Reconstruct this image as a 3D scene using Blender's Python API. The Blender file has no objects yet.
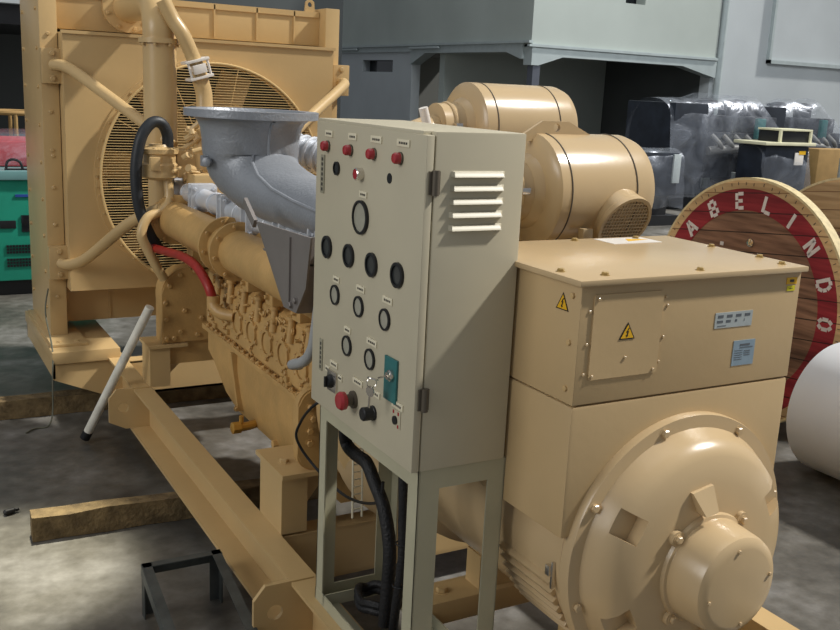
import bpy, bmesh, math, random
from mathutils import Vector, Matrix
random.seed(7)
SC = bpy.context.scene
COL = SC.collection
V = Vector
PI = math.pi

# ------------------------------------------------------------------ materials
def lin(c):
    out = []
    for v in c:
        v = v/255.0
        out.append(v/12.92 if v <= 0.04045 else ((v+0.055)/1.055)**2.4)
    return (out[0], out[1], out[2], 1.0)

def mat(name, rgb, rough=0.5, metal=0.0, vary=0.06, scale=6.0, bump=0.0, bscale=60.0, rgb2=None, spec=0.5, coat=0.0):
    m = bpy.data.materials.new(name); m.use_nodes = True
    nt = m.node_tree; b = nt.nodes['Principled BSDF']
    b.inputs['Roughness'].default_value = rough
    b.inputs['Metallic'].default_value = metal
    b.inputs['Specular IOR Level'].default_value = spec
    b.inputs['Coat Weight'].default_value = coat
    tc = nt.nodes.new('ShaderNodeTexCoord')
    no = nt.nodes.new('ShaderNodeTexNoise'); no.inputs['Scale'].default_value = scale; no.inputs['Detail'].default_value = 5
    nt.links.new(tc.outputs['Object'], no.inputs['Vector'])
    cr = nt.nodes.new('ShaderNodeValToRGB')
    a = lin(rgb)
    if rgb2 is None:
        lo = tuple(x*(1-vary) for x in a[:3])+(1,); hi = tuple(min(1, x*(1+vary)) for x in a[:3])+(1,)
    else:
        lo, hi = a, lin(rgb2)
    cr.color_ramp.elements[0].position = 0.35; cr.color_ramp.elements[0].color = lo
    cr.color_ramp.elements[1].position = 0.65; cr.color_ramp.elements[1].color = hi
    nt.links.new(no.outputs['Fac'], cr.inputs['Fac'])
    nt.links.new(cr.outputs['Color'], b.inputs['Base Color'])
    if bump > 0:
        n2 = nt.nodes.new('ShaderNodeTexNoise'); n2.inputs['Scale'].default_value = bscale; n2.inputs['Detail'].default_value = 3
        nt.links.new(tc.outputs['Object'], n2.inputs['Vector'])
        bp = nt.nodes.new('ShaderNodeBump'); bp.inputs['Strength'].default_value = bump; bp.inputs['Distance'].default_value = 0.01
        nt.links.new(n2.outputs['Fac'], bp.inputs['Height']); nt.links.new(bp.outputs['Normal'], b.inputs['Normal'])
    return m

TAN = mat('tan_paint', (200, 170, 120), 0.34, vary=0.05, scale=3, bump=0.04, bscale=40)
TAN2 = mat('tan_gloss', (194, 169, 130), 0.25, vary=0.04, scale=3, bump=0.03, bscale=30)
TAN3 = mat('tan_box_paint', (192, 165, 122), 0.42, vary=0.04, scale=3, bump=0.04, bscale=40)
TANE = mat('tan_engine', (194, 156, 98), 0.42, vary=0.10, scale=9, bump=0.15, bscale=70)
BEIGE = mat('beige_enamel', (190, 182, 158), 0.4, vary=0.03, scale=5)
BEIGE2 = mat('beige_stand', (178, 174, 148), 0.45, vary=0.05, scale=8)
HINGE = mat('hinge_metal', (96, 88, 76), 0.5, 0.3)
CAST = mat('cast_grey', (146, 150, 156), 0.42, 0.25, vary=0.08, scale=7, bump=0.25, bscale=90)
SILVER = mat('silver_paint', (212, 216, 222), 0.35, 0.3, vary=0.06)
GREYP = mat('grey_sheet', (128, 122, 118), 0.5, 0.3, vary=0.08)
CHROME = mat('chrome', (210, 205, 198), 0.15, 0.95)
STEEL = mat('dark_steel', (84, 88, 86), 0.5, 0.5, vary=0.2, scale=14)
BLACK = mat('black_plastic', (22, 23, 26), 0.45, vary=0.1)
HOSE = mat('black_rubber', (34, 38, 42), 0.5, vary=0.15, scale=30)
CABLE = mat('cable_sleeve', (22, 22, 24), 0.6, vary=0.2, scale=40, bump=0.4, bscale=150)
REDL = mat('red_lens', (166, 44, 50), 0.25, vary=0.05, coat=0.3)
REDH = mat('red_hose', (160, 40, 32), 0.45, vary=0.15, scale=20)
LABEL = mat('label_cream', (222, 214, 188), 0.5, vary=0.02)
INK = mat('label_ink', (60, 56, 50), 0.6, vary=0.02)
DIAL = mat('gauge_dial', (164, 162, 146), 0.35, vary=0.05, scale=80, coat=0.6)
DIALD = mat('gauge_dark', (48, 52, 52), 0.3, vary=0.08, scale=80, coat=0.5)
TEAL = mat('teal_plate', (44, 108, 108), 0.4, vary=0.08, scale=50)
SIDEL = mat('side_label_grey', (150, 146, 126), .5)
INKP = mat('plate_print', (92, 98, 104), .6)
YELLOW = mat('warning_yellow', (228, 176, 20), 0.5, vary=0.02)
YELL2 = mat('sticker_yellow', (222, 212, 40), 0.5, vary=0.02)
PLATE = mat('nameplate', (178, 186, 186), 0.35, 0.1, vary=0.05, scale=40)
PLATB = mat('nameplate_blue', (142, 162, 176), 0.35, 0.1, vary=0.05, scale=40)
PALE = mat('pale_sticker', (226, 220, 212), 0.4, vary=0.03)
CORE = mat('radiator_core', (38, 38, 36), 0.7, 0.2, vary=0.3, scale=40)
WIRE = mat('guard_wire', (214, 184, 128), 0.5, vary=0.03)
PVC = mat('white_pvc', (228, 224, 210), 0.5, vary=0.12, scale=14)
TIMBER = mat('old_timber', (88, 72, 46), 0.85, rgb2=(126, 106, 72), scale=18, bump=0.6, bscale=60)
MESHD = mat('mesh_backing', (70, 60, 42), 0.8)
GALV = mat('galvanised_drum', (236, 239, 242), 0.32, 0.0, vary=0.05, scale=2.0)
GREEN = mat('green_enclosure', (18, 132, 108), 0.5, vary=0.08, scale=5)
GREENT = mat('green_top', (110, 150, 150), 0.3, vary=0.06, scale=5)
REDP = mat('red_panel', (176, 40, 48), 0.5, vary=0.1)
DARKM = mat('dark_machine', (36, 42, 52), 0.5, 0.2, vary=0.3, scale=5)
DARKM2 = mat('dark_machine_body', (66, 70, 78), 0.5, 0.2, rgb2=(34, 38, 46), scale=9)
CARD = mat('cardboard', (160, 128, 78), 0.8, vary=0.08)
CRATEW = mat('cream_board', (214, 210, 178), 0.6, vary=0.05)
WALLW = mat('white_plaster', (186, 192, 194), 0.85, vary=0.05, scale=0.8, bump=0.1, bscale=20)
WALLG = mat('grey_plaster', (122, 124, 120), 0.9, vary=0.05, scale=0.8)
WALLM = mat('mezzanine_plaster', (176, 184, 178), 0.9, vary=0.05, scale=0.8)
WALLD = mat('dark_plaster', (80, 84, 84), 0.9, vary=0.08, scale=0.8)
TRIM = mat('beam_paint', (170, 180, 180), 0.7, vary=0.05)
COLM = mat('steel_column', (88, 92, 102), 0.6, 0.2)
WHITEP = mat('stencil_white', (222, 214, 208), 0.7, vary=0.05, scale=30)
GLASSD = mat('dark_glass', (30, 32, 36), 0.12, vary=0.05)
BRASS = mat('brass_valve', (196, 150, 70), 0.35, 0.5)

def wood(name, a, b, dark, plank=0.105, axis='Z'):
    m = bpy.data.materials.new(name); m.use_nodes = True
    nt = m.node_tree; p = nt.nodes['Principled BSDF']; p.inputs['Roughness'].default_value = 0.75
    L = nt.links; N = nt.nodes.new
    tc = N('ShaderNodeTexCoord'); mp = N('ShaderNodeMapping')
    mp.inputs['Scale'].default_value = (2, 2, 26); mp.inputs['Rotation'].default_value = (math.radians(6), 0, 0)
    L.new(tc.outputs['Object'], mp.inputs['Vector'])
    no = N('ShaderNodeTexNoise'); no.inputs['Scale'].default_value = 1.6; no.inputs['Detail'].default_value = 8
    L.new(mp.outputs['Vector'], no.inputs['Vector'])
    cr = N('ShaderNodeValToRGB'); cr.color_ramp.elements[0].color = lin(a); cr.color_ramp.elements[1].color = lin(b)
    cr.color_ramp.elements[0].position = .3; cr.color_ramp.elements[1].position = .7
    L.new(no.outputs['Fac'], cr.inputs['Fac'])
    mp2 = N('ShaderNodeMapping'); mp2.inputs['Rotation'].default_value = (math.radians(6), 0, 0)
    L.new(tc.outputs['Object'], mp2.inputs['Vector'])
    sx = N('ShaderNodeSeparateXYZ'); L.new(mp2.outputs['Vector'], sx.inputs[0])
    md = N('ShaderNodeMath'); md.operation = 'PINGPONG'; md.inputs[1].default_value = plank/2
    L.new(sx.outputs[axis], md.inputs[0])
    lt = N('ShaderNodeMath'); lt.operation = 'LESS_THAN'; lt.inputs[1].default_value = 0.0028
    L.new(md.outputs[0], lt.inputs[0])
    # board to board tone
    dv = N('ShaderNodeMath'); dv.operation = 'DIVIDE'; dv.inputs[1].default_value = plank
    L.new(sx.outputs[axis], dv.inputs[0])
    rd = N('ShaderNodeMath'); rd.operation = 'ROUND'; L.new(dv.outputs[0], rd.inputs[0])
    wn = N('ShaderNodeTexWhiteNoise'); wn.noise_dimensions = '1D'; L.new(rd.outputs[0], wn.inputs['W'])
    mr = N('ShaderNodeMapRange'); mr.inputs[3].default_value = 0.65; mr.inputs[4].default_value = 1.15
    L.new(wn.outputs['Value'], mr.inputs[0])
    mu = N('ShaderNodeMixRGB'); mu.blend_type = 'MULTIPLY'; mu.inputs[0].default_value = 1
    L.new(cr.outputs['Color'], mu.inputs[1]); L.new(mr.outputs[0], mu.inputs[2])
    mx = N('ShaderNodeMixRGB'); mx.inputs[2].default_value = lin(dark)
    L.new(lt.outputs[0], mx.inputs[0]); L.new(mu.outputs[0], mx.inputs[1])
    L.new(mx.outputs[0], p.inputs['Base Color'])
    return m
REELW = wood('reel_boards', (104, 74, 56), (164, 124, 98), (40, 28, 22))
REELP = wood('reel_pale_boards', (196, 160, 112), (226, 192, 142), (130, 98, 66))
REELR = wood('reel_red_paint', (128, 26, 38), (166, 50, 58), (60, 20, 22))
PLAINW = mat('flange_edge_wood', (214, 196, 150), 0.7, vary=0.12, scale=30)

def concrete():
    m = bpy.data.materials.new('concrete_floor'); m.use_nodes = True
    nt = m.node_tree; p = nt.nodes['Principled BSDF']; N = nt.nodes.new; L = nt.links
    tc = N('ShaderNodeTexCoord')
    n1 = N('ShaderNodeTexNoise'); n1.inputs['Scale'].default_value = 1.7; n1.inputs['Detail'].default_value = 8; n1.inputs['Roughness'].default_value = .65
    n2 = N('ShaderNodeTexNoise'); n2.inputs['Scale'].default_value = 14; n2.inputs['Detail'].default_value = 6
    n3 = N('ShaderNodeTexVoronoi'); n3.inputs['Scale'].default_value = 9
    for n in (n1, n2, n3): L.new(tc.outputs['Object'], n.inputs['Vector'])
    c1 = N('ShaderNodeValToRGB'); e = c1.color_ramp.elements
    e[0].position = .34; e[0].color = lin((64, 62, 58)); e[1].position = .66; e[1].color = lin((134, 132, 128)); k_ = e.new(.5); k_.color = lin((100, 97, 90))
    L.new(n1.outputs['Fac'], c1.inputs['Fac'])
    c2 = N('ShaderNodeValToRGB'); e = c2.color_ramp.elements
    e[0].position = .35; e[0].color = (.72, .71, .69, 1); e[1].position = .7; e[1].color = (1.1, 1.1, 1.1, 1)
    L.new(n2.outputs['Fac'], c2.inputs['Fac'])
    mu = N('ShaderNodeMixRGB'); mu.blend_type = 'MULTIPLY'; mu.inputs[0].default_value = 1
    L.new(c1.outputs[0], mu.inputs[1]); L.new(c2.outputs[0], mu.inputs[2]); L.new(mu.outputs[0], p.inputs['Base Color'])
    r = N('ShaderNodeMapRange'); r.inputs[3].default_value = .3; r.inputs[4].default_value = .65
    L.new(n1.outputs['Fac'], r.inputs[0]); L.new(r.outputs[0], p.inputs['Roughness'])
    bp = N('ShaderNodeBump'); bp.inputs['Strength'].default_value = .25; bp.inputs['Distance'].default_value = .01
    L.new(n2.outputs['Fac'], bp.inputs['Height']); L.new(bp.outputs[0], p.inputs['Normal'])
    return m
CONC = concrete()

def film():
    m = bpy.data.materials.new('clear_plastic_film'); m.use_nodes = True
    nt = m.node_tree; nt.nodes.clear(); N = nt.nodes.new; L = nt.links
    out = N('ShaderNodeOutputMaterial'); tr = N('ShaderNodeBsdfTransparent'); gl = N('ShaderNodeBsdfGlossy'); df = N('ShaderNodeBsdfDiffuse')
    gl.inputs['Roughness'].default_value = .34; gl.inputs['Color'].default_value = (.8, .85, .95, 1); df.inputs['Color'].default_value = (.62, .66, .74, 1)
    m1 = N('ShaderNodeMixShader'); m2 = N('ShaderNodeMixShader'); m1.inputs[0].default_value = .25
    tc = N('ShaderNodeTexCoord'); no = N('ShaderNodeTexNoise'); no.inputs['Scale'].default_value = 2.0; no.inputs['Detail'].default_value = 4; no.inputs['Distortion'].default_value = .8
    L.new(tc.outputs['Object'], no.inputs['Vector'])
    bp = N('ShaderNodeBump'); bp.inputs['Strength'].default_value = .55; bp.inputs['Distance'].default_value = .12
    L.new(no.outputs['Fac'], bp.inputs['Height']); L.new(bp.outputs[0], gl.inputs['Normal'])
    mr = N('ShaderNodeMapRange'); mr.inputs[1].default_value = .4; mr.inputs[2].default_value = .75; mr.inputs[3].default_value = .10; mr.inputs[4].default_value = .36
    L.new(no.outputs['Fac'], mr.inputs[0]); L.new(mr.outputs[0], m2.inputs[0])
    L.new(gl.outputs[0], m1.inputs[1]); L.new(df.outputs[0], m1.inputs[2])
    L.new(tr.outputs[0], m2.inputs[1]); L.new(m1.outputs[0], m2.inputs[2]); L.new(m2.outputs[0], out.inputs[0])
    return m
FILM = film()

# ------------------------------------------------------------------ mesh builder
def frame(d):
    d = V(d).normalized()
    a = V((0, 0, 1)) if abs(d.z) < 0.9 else V((1, 0, 0))
    u = d.cross(a).normalized(); w = d.cross(u).normalized()
    return d, u, w

def spline(pts, k=8):
    pts = [V(p) for p in pts]; out = []
    n = len(pts)
    for i in range(n-1):
        p0 = pts[max(i-1, 0)]; p1 = pts[i]; p2 = pts[i+1]; p3 = pts[min(i+2, n-1)]
        for j in range(k):
            t = j/k
            out.append(0.5*((2*p1)+(-p0+p2)*t+(2*p0-5*p1+4*p2-p3)*t*t+(-p0+3*p1-3*p2+p3)*t**3))
    out.append(pts[-1]); return out

class MB:
    def __init__(s): s.bm = bmesh.new(); s.mi = 0
    def _mark(s, before):
        for f in s.bm.faces:
            if f not in before: f.material_index = s.mi
    def faces_from(s, vs, fs):
        bv = [s.bm.verts.new(v) for v in vs]
        for f in fs:
            try:
                nf = s.bm.faces.new([bv[i] for i in f]); nf.material_index = s.mi
            except ValueError: pass
        return s
    def obox(s, c, ux, uy, uz, bev=0.0):
        c = V(c); ux = V(ux); uy = V(uy); uz = V(uz)
        P = [c+a*ux+b*uy+d*uz for a in (-1, 1) for b in (-1, 1) for d in (-1, 1)]
        bv = [s.bm.verts.new(p) for p in P]
        fs = [s.bm.faces.new([bv[i] for i in f]) for f in ((0, 1, 3, 2), (4, 6, 7, 5), (0, 4, 5, 1), (2, 3, 7, 6), (0, 2, 6, 4), (1, 5, 7, 3))]
        for f in fs: f.material_index = s.mi
        if bev > 0:
            es = list({e for f in fs for e in f.edges})
            r = bmesh.ops.bevel(s.bm, geom=es, offset=bev, segments=2, affect='EDGES', profile=.6)
            for f in r['faces']: f.material_index = s.mi
        return s
    def box(s, x0, x1, y0, y1, z0, z1, bev=0.0):
        return s.obox(((x0+x1)/2, (y0+y1)/2, (z0+z1)/2), ((x1-x0)/2, 0, 0), (0, (y1-y0)/2, 0), (0, 0, (z1-z0)/2), bev)
    def bar(s, p, q, w, h, bev=0):
        p = V(p); q = V(q); d, u, z = frame(q-p)
        return s.obox((p+q)/2, (q-p)/2, u*w/2, z*h/2, bev)
    def loft(s, rings, cap=True, close=True):
        rr = [[s.bm.verts.new(p) for p in r] for r in rings]; n = len(rr[0])
        for a, b in zip(rr, rr[1:]):
            for i in range(n if close else n-1):
                j = (i+1) % n
                f = s.bm.faces.new((a[i], a[j], b[j], b[i])); f.material_index = s.mi
        if cap:
            for r in (rr[0], rr[-1]):
                f = s.bm.faces.new(r); f.material_index = s.mi
        return s
    def lathe(s, prof, o, d, n=40, cap=True):
        d, u, w = frame(d); o = V(o)
        rings = [[o+d*h+(u*math.cos(2*PI*i/n)+w*math.sin(2*PI*i/n))*max(r, 1e-4) for i in range(n)] for r, h in prof]
        return s.loft(rings, cap)
    def cyl(s, p, q, r, r2=None, n=24):
        p = V(p); q = V(q); L = (q-p).length
        return s.lathe([(r, 0), (r if r2 is None else r2, L)], p, q-p, n)
    def ring(s, o, d, R, w, t, n=48):
        return s.lathe([(R-w, 0), (R, 0), (R, t), (R-w, t), (R-w, 0)], o, d, n, cap=False)
    def torus(s, o, d, R, r, n=40, m=6):
        prof = [(R+r*math.cos(2*PI*i/m), r*math.sin(2*PI*i/m)) for i in range(m+1)]
        return s.lathe(prof, o, d, n, cap=False)
    def tube(s, pts, r, n=12, k=8, raw=False):
        P = [V(p) for p in pts] if raw else spline(pts, k)
        m = len(P); rings = []
        T = [(P[min(i+1, m-1)]-P[max(i-1, 0)]).normalized() for i in range(m)]
        _, u, w = frame(T[0])
        for i in range(m):
            u = (u-T[i]*u.dot(T[i])).normalized(); w = T[i].cross(u)
            rad = r(i/(m-1)) if callable(r) else r
            rings.append([P[i]+(u*math.cos(2*PI*a/n)+w*math.sin(2*PI*a/n))*rad for a in range(n)])
        return s.loft(rings)
    def prism(s, pts, axis, a0, a1, holes=(), bev=0):
        def mk(p, a):
            return {'x': (a, p[0], p[1]), 'y': (p[0], a, p[1]), 'z': (p[0], p[1], a)}[axis]
        if not holes:
            n = len(pts)
            b0 = [s.bm.verts.new(mk(p, a0)) for p in pts]; b1 = [s.bm.verts.new(mk(p, a1)) for p in pts]
            fs = [s.bm.faces.new(b0), s.bm.faces.new(list(reversed(b1)))]
            for i in range(n):
                fs.append(s.bm.faces.new((b0[i], b1[i], b1[(i+1) % n], b0[(i+1) % n])))
            for f in fs: f.material_index = s.mi
            if bev > 0:
                es = list({e for f in fs[:2] for e in f.edges})
                r = bmesh.ops.bevel(s.bm, geom=es, offset=bev, segments=2, affect='EDGES')
                for f in r['faces']: f.material_index = s.mi
            return s
        es = []
        for loop in [pts]+list(holes):
            vs = [s.bm.verts.new(mk(p, a0)) for p in loop]
            for i in range(len(vs)): es.append(s.bm.edges.new((vs[i], vs[(i+1) % len(vs)])))
        r = bmesh.ops.triangle_fill(s.bm, edges=es, use_beauty=True)
        fs = [g for g in r['geom'] if isinstance(g, bmesh.types.BMFace)]
        for f in fs: f.material_index = s.mi
        e = bmesh.ops.extrude_face_region(s.bm, geom=fs)
        off = V(mk((0, 0), a1-a0))
        for g in e['geom']:
            if isinstance(g, bmesh.types.BMVert): g.co += off
            if isinstance(g, bmesh.types.BMFace): g.material_index = s.mi
        for f in s.bm.faces:
            if f.material_index != s.mi and all(ed in es for ed in f.edges): f.material_index = s.mi
        return s
    def bolt(s, p, d, r=0.009, h=0.007, washer=True):
        p = V(p); d = V(d).normalized()
        if washer: s.lathe([(r*1.35, -0.001), (r*1.35, .0015)], p, d, 14)
        s.lathe([(r, 0), (r, h*.8), (r*.8, h)], p, d, 6)
        return s
    def build(s, name, m, parent=None, sharp=35, **tags):
        bmesh.ops.recalc_face_normals(s.bm, faces=s.bm.faces)
        me = bpy.data.meshes.new(name)
        o = bpy.data.objects.new(name, me); COL.objects.link(o)
        mats = m if isinstance(m, (list, tuple)) else [m]
        for x in mats: me.materials.append(x)
        off = V((0, 0, 0)); p = parent
        while p is not None:
            off += p.location; p = p.parent
        if parent is not None:
            bmesh.ops.translate(s.bm, vec=-off, verts=s.bm.verts); o.parent = parent
        s.bm.to_mesh(me); s.bm.free()
        me.polygons.foreach_set('use_smooth', [True]*len(me.polygons))
        me.set_sharp_from_angle(angle=math.radians(sharp))
        for k, v in tags.items(): o[k] = v
        return o

def circ(cx, cy, r, n=24, a0=0.0): return [(cx+r*math.cos(a0+2*PI*i/n), cy+r*math.sin(a0+2*PI*i/n)) for i in range(n)]
def rrect(x0, x1, y0, y1, r, n=5):
    out = []
    for cx, cy, a in ((x1-r, y1-r, 0), (x0+r, y1-r, 90), (x0+r, y0+r, 180), (x1-r, y0+r, 270)):
        for i in range(n+1):
            t = math.radians(a+90*i/n); out.append((cx+r*math.cos(t), cy+r*math.sin(t)))
    return out
def thing(name, label, cat, loc, group=None):
    o = bpy.data.objects.new(name, None); COL.objects.link(o); o.location = loc
    o.empty_display_size = .1
    o['label'] = label; o['category'] = cat
    if group: o['group'] = group
    return o
def tagd(o, label, cat, group=None):
    o['label'] = label; o['category'] = cat
    if group: o['group'] = group
    return o
def struct(name, mb, m): return mb.build(name, m, None, kind='structure')

# ================================================================== SETTING
struct('floor', MB().box(-8, 34, -6, 34, -.2, 0), CONC)
# mezzanine block: wall along its left side and its front, dark bay below
mz = MB(); mz.box(9.8, 10.1, 14.25, 24, 2.55, 7).build('wall_mezzanine_side', WALLM, kind='structure')
win_hole = rrect(11.75, 12.2, 3.36, 3.75, .01, 1)
MB().prism([(9.8, 2.5), (14.05, 2.5), (14.05, 7), (9.8, 7)], 'y', 14.0, 14.25, holes=[win_hole]).build('wall_mezzanine_front', WALLM, kind='structure')
MB().box(11.7, 12.25, 14.28, 14.3, 3.3, 3.8).build('window_1', GLASSD, kind='structure')
# beams with chamfered ends
MB().prism([(9.8, 2.55), (14.05, 2.55), (14.05, 2.18), (13.85, 2.22), (13.2, 2.36), (10.45, 2.36), (9.95, 2.2), (9.8, 2.2)], 'y', 13.96, 14.2).build('trim_1', TRIM, kind='structure')
MB().prism([(14.2, 2.56), (22.3, 2.56), (22.3, 2.45), (18.2, 2.45), (18.2, 2.2), (17.6, 2.42), (14.7, 2.42), (14.25, 2.3), (14.2, 2.3)], 'x', 9.76, 10.0).build('trim_2', TRIM, kind='structure')
MB().box(9.72, 9.8, 13.95, 22, 2.56, 2.60).box(9.72, 14.05, 13.93, 14.0, 2.5, 2.54).build('trim_3', TRIM, kind='structure')
w = [(18.2, 0), (24, 0), (24, 2.5), (18.2, 2.5)]
MB().prism(w, 'x', 9.8, 10.0, holes=[[(19.06, 2.04), (20.54, 2.04), (20.54, 2.29), (19.06, 2.29)]]).build('wall_store_room', WALLW, kind='structure')
MB().box(9.98, 10.02, 18.9, 20.7, 1.95, 2.35).build('window_2', GLASSD, kind='structure')
MB().box(9.85, 10.0, 13.98, 14.14, 0, 2.3).build('trim_column', COLM, kind='structure')
MB().box(10, 34, 24, 24.3, 0, 7).build('wall_back', WALLG, kind='structure')
MB().box(10.0, 14.05, 17.2, 17.4, 0, 2.56).build('wall_bay_back', WALLM, kind='structure')
MB().box(10.1, 14.1, 14.3, 24, 2.56, 2.8).build('ceiling_mezzanine', WALLD, kind='structure')
MB().box(14.05, 30, 14.1, 14.35, 0, 7).build('wall_right', WALLW, kind='structure')
MB().box(14.06, 14.2, 14.36, 19.1, 0, 2.56).build('wall_bay_side', WALLD, kind='structure')
MB().tube([(14.18, 14.02, 0), (14.18, 14.02, 7)], .07, raw=True).build('trim_downpipe', TRIM, kind='structure')
MB().box(15.5, 19, 14.02, 14.1, 2.53, 2.6).box(15.5, 15.56, 14.02, 14.1, 2.53, 6.5).build('trim_4', TRIM, kind='structure')
# dark shed on the left behind the radiator
MB().box(-6, 7, 15.5, 15.7, 0, 6).build('wall_left_back', WALLD, kind='structure')
MB().box(-6, 4.5, 12.0, 15.6, 2.20, 2.415).build('ceiling_canopy', BLACK, kind='structure')
MB().box(-6, 1.9, 11.9, 12.0, 2.42, 2.75).build('trim_sky_strip', WALLW, kind='structure')  # white colour stands in for the strip of sky light above the canopy

# ================================================================== SKID FRAME
XC = 1.575
sk = thing('skid_frame', 'long tan channel-steel skid frame running under the whole engine set on timber blocks', 'steel frame', (XC, 3, .1))
def rail(side):
    m = MB()
    def fx(x): return x if side < 0 else 2*XC-x
    prof = [(.98, .3), (1.062, .3), (1.062, .1), (.965, .1), (.965, .112), (1.05, .112), (1.05, .288), (.98, .288)]
    m.prism([(fx(a), b) for a, b in prof], 'y', .85, 5.95)
    return m
rl = rail(-1)
for y in (3.9, 3.0): rl.cyl((1.005, y, .112), (1.005, y, .1125), .012, n=12)
rl.build('rail', TAN, sk); rail(1).build('rail', TAN, sk)
for y in (2.42, 4.40, 1.0):
    m = MB()
    poly = [(.865, .15), (.865, .262), (.9, .305), (1.05, .305), (1.05, .112), (.94, .112)]
    m.prism(poly, 'y', y, y+.014, holes=[circ(.93, .215, .024, 20)])
    m.build('lifting_plate', TAN, sk)
for y in (1.8, 2.72, 4.9):
    m = MB()
    m.box(1.062, 2.09, y, y+.01, .112, .288); m.box(1.062, 2.09, y, y+.08, .28, .292); m.box(1.062, 2.09, y, y+.08, .112, .124)
    m.build('cross_member', TAN, sk)
# radiator platform with outrigger on the left (and right)
for s in (-1, 1):
    m = MB()
    def fx(x): return x if s < 0 else 2*XC-x
    a, b = sorted((fx(.708), fx(1.04)))
    m.box(a, b, 4.96, 5.95, .29, .35, .003)
    m.build('outrigger_slab', TAN, sk)
    m = MB(); m.prism([(fx(.712), .29), (fx(1.06), .29), (fx(1.06), .1), (fx(.96), .1), (fx(.712), .205)], 'y', 4.975, 4.99)
    m.prism([(fx(.712), .29), (fx(1.06), .29), (fx(1.06), .1), (fx(.96), .1), (fx(.712), .205)], 'y', 5.9, 5.915)
    a, b = sorted((fx(.712), fx(.722)))
    m.box(a, b, 4.975, 5.91, .21, .29)
    m.build('gusset', TAN, sk)
    a, b = sorted((fx(.72), fx(.90)))
    m = MB(); m.box(a, b, 5.06, 5.9, .35, .365, .002)
    for y in (5.12, 5.13): m.bolt(((a+b)/2+(.045 if y > 5.125 else -.045), 5.11, .365), (0, 0, 1), .013, .008)
    m.build('foot_pad', TAN, sk)

# ================================================================== RADIATOR
ra = thing('radiator', 'large tan radiator with round wire-guarded fan at the far end of the skid', 'radiator', (1.555, 5.6, .365))
for x0, x1, s in ((.75, .835, -1), (2.275, 2.36, 1)):
    m = MB()
    m.box(x0, x1, 5.27, 5.93, .365, 2.135, .004)
    xs = x0 if s < 0 else x1
    for i in range(9):
        z = .5+i*.19
        m.bolt((xs, 5.36, z), (s, 0, 0), .011, .008, False)
        m.bolt((xs, 5.84, z), (s, 0, 0), .011, .008, False)
        if s < 0: m.bolt((x0+.04, 5.27, z+.07), (0, -1, 0), .010, .007, False)
    for i in (0, 1): m.bolt(((x0+x1)/2+.0, 5.27, 1.3+i*.4), (0, -1, 0), .009, .006, False)
    m.build('side_column', TAN, ra)
    xa = x0-.012 if s < 0 else x0+.02
    for z in (.757, 1.745):
        m = MB()
        m.box(xa+.01, xa+.11, 5.215, 5.275, z-.085, z+.085, .003)
        for dz in (-.06, .06): m.bolt((xa+.06, 5.215, z+dz), (0, -1, 0), .014, .009)
        m.build('strut_bracket', TAN, ra)
# header tank
m = MB(); m.box(.835, 2.275, 5.36, 5.9, 1.93, 2.115, .004)
for x in (1.18, 1.42, 1.66, 1.9, 2.12): m.box(x-.004, x+.004, 5.352, 5.362, 1.94, 2.11)
m.box(.85, 2.27, 5.352, 5.36, 2.085, 2.115)
m.build('header_tank', TAN, ra)
m = MB()
m.prism([(2.19, 2.115), (2.25, 2.115), (2.245, 2.17), (2.22, 2.19), (2.195, 2.17)], 'y', 5.37, 5.385, holes=[circ(2.22, 2.155, .014, 12)])
m.build('lifting_eye', TAN, ra)
m = MB(); m.box(.835, 2.275, 5.40, 5.85, .40, .615, .004)
for x in (1.08, 1.4, 1.72, 2.0): m.box(x-.004, x+.004, 5.392, 5.402, .41, .61)
m.build('bottom_tank', TAN, ra)
m = MB(); m.box(.84, 2.27, 5.6, 5.8, .62, 1.93); m.build('radiator_core', CORE, ra)
# shroud with round opening
FC = (1.585, 1.205); FR = .605
m = MB()
m.prism([(.838, .62), (2.275, .62), (2.275, 1.91), (.838, 1.91)], 'y', 5.15, 5.16, holes=[circ(FC[0], FC[1], FR-.02, 72)])
m.box(.838, .848, 5.16, 5.4, .62, 1.91); m.box(2.265, 2.275, 5.16, 5.4, .62, 1.91)
m.box(.848, 2.265, 5.16, 5.4, 1.9, 1.91); m.box(.848, 2.265, 5.16, 5.4, .62, .63)
m.box(.83, 2.285, 5.14, 5.152, 1.902, 1.918)
m.build('fan_shroud', TAN, ra)
g = MB(); g.ring((FC[0], 5.15, FC[1]), (0, -1, 0), FR+.012, .035, .012, 96)
g.ring((FC[0], 5.15, FC[1]), (0, -1, 0), FR-.012, .006, .06, 96)
for i in range(40):
    a = 2*PI*i/40
    g.bolt((FC[0]+(FR-.003)*math.cos(a), 5.138, FC[1]+(FR-.003)*math.sin(a)), (0, -1, 0), .006, .005, False)
gr = g.build('guard_ring', TAN, ra)
g = MB()
R = FR-.012; yg = 5.09
z = -R+.012
while z < R:
    hw = math.sqrt(max(R*R-z*z, 0))
    if hw > .02: g.box(FC[0]-hw, FC[0]+hw, yg, yg+.003, FC[1]+z-.0017, FC[1]+z+.0017)
    z += .0135
for i in range(5):
    a = PI*i/5+.1
    c_, s_ = math.cos(a), math.sin(a)
    g.bar((FC[0]-R*c_, yg+.005, FC[1]-R*s_), (FC[0]+R*c_, yg+.005, FC[1]+R*s_), .005, .004)
g.torus((FC[0], yg+.003, FC[1]), (0, 1, 0), R, .006, 90, 6)
for rr_ in (.2, .4): g.torus((FC[0], yg+.006, FC[1]), (0, 1, 0), rr_, .003, 70, 4)
g.build('fan_guard', WIRE, ra)
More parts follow.
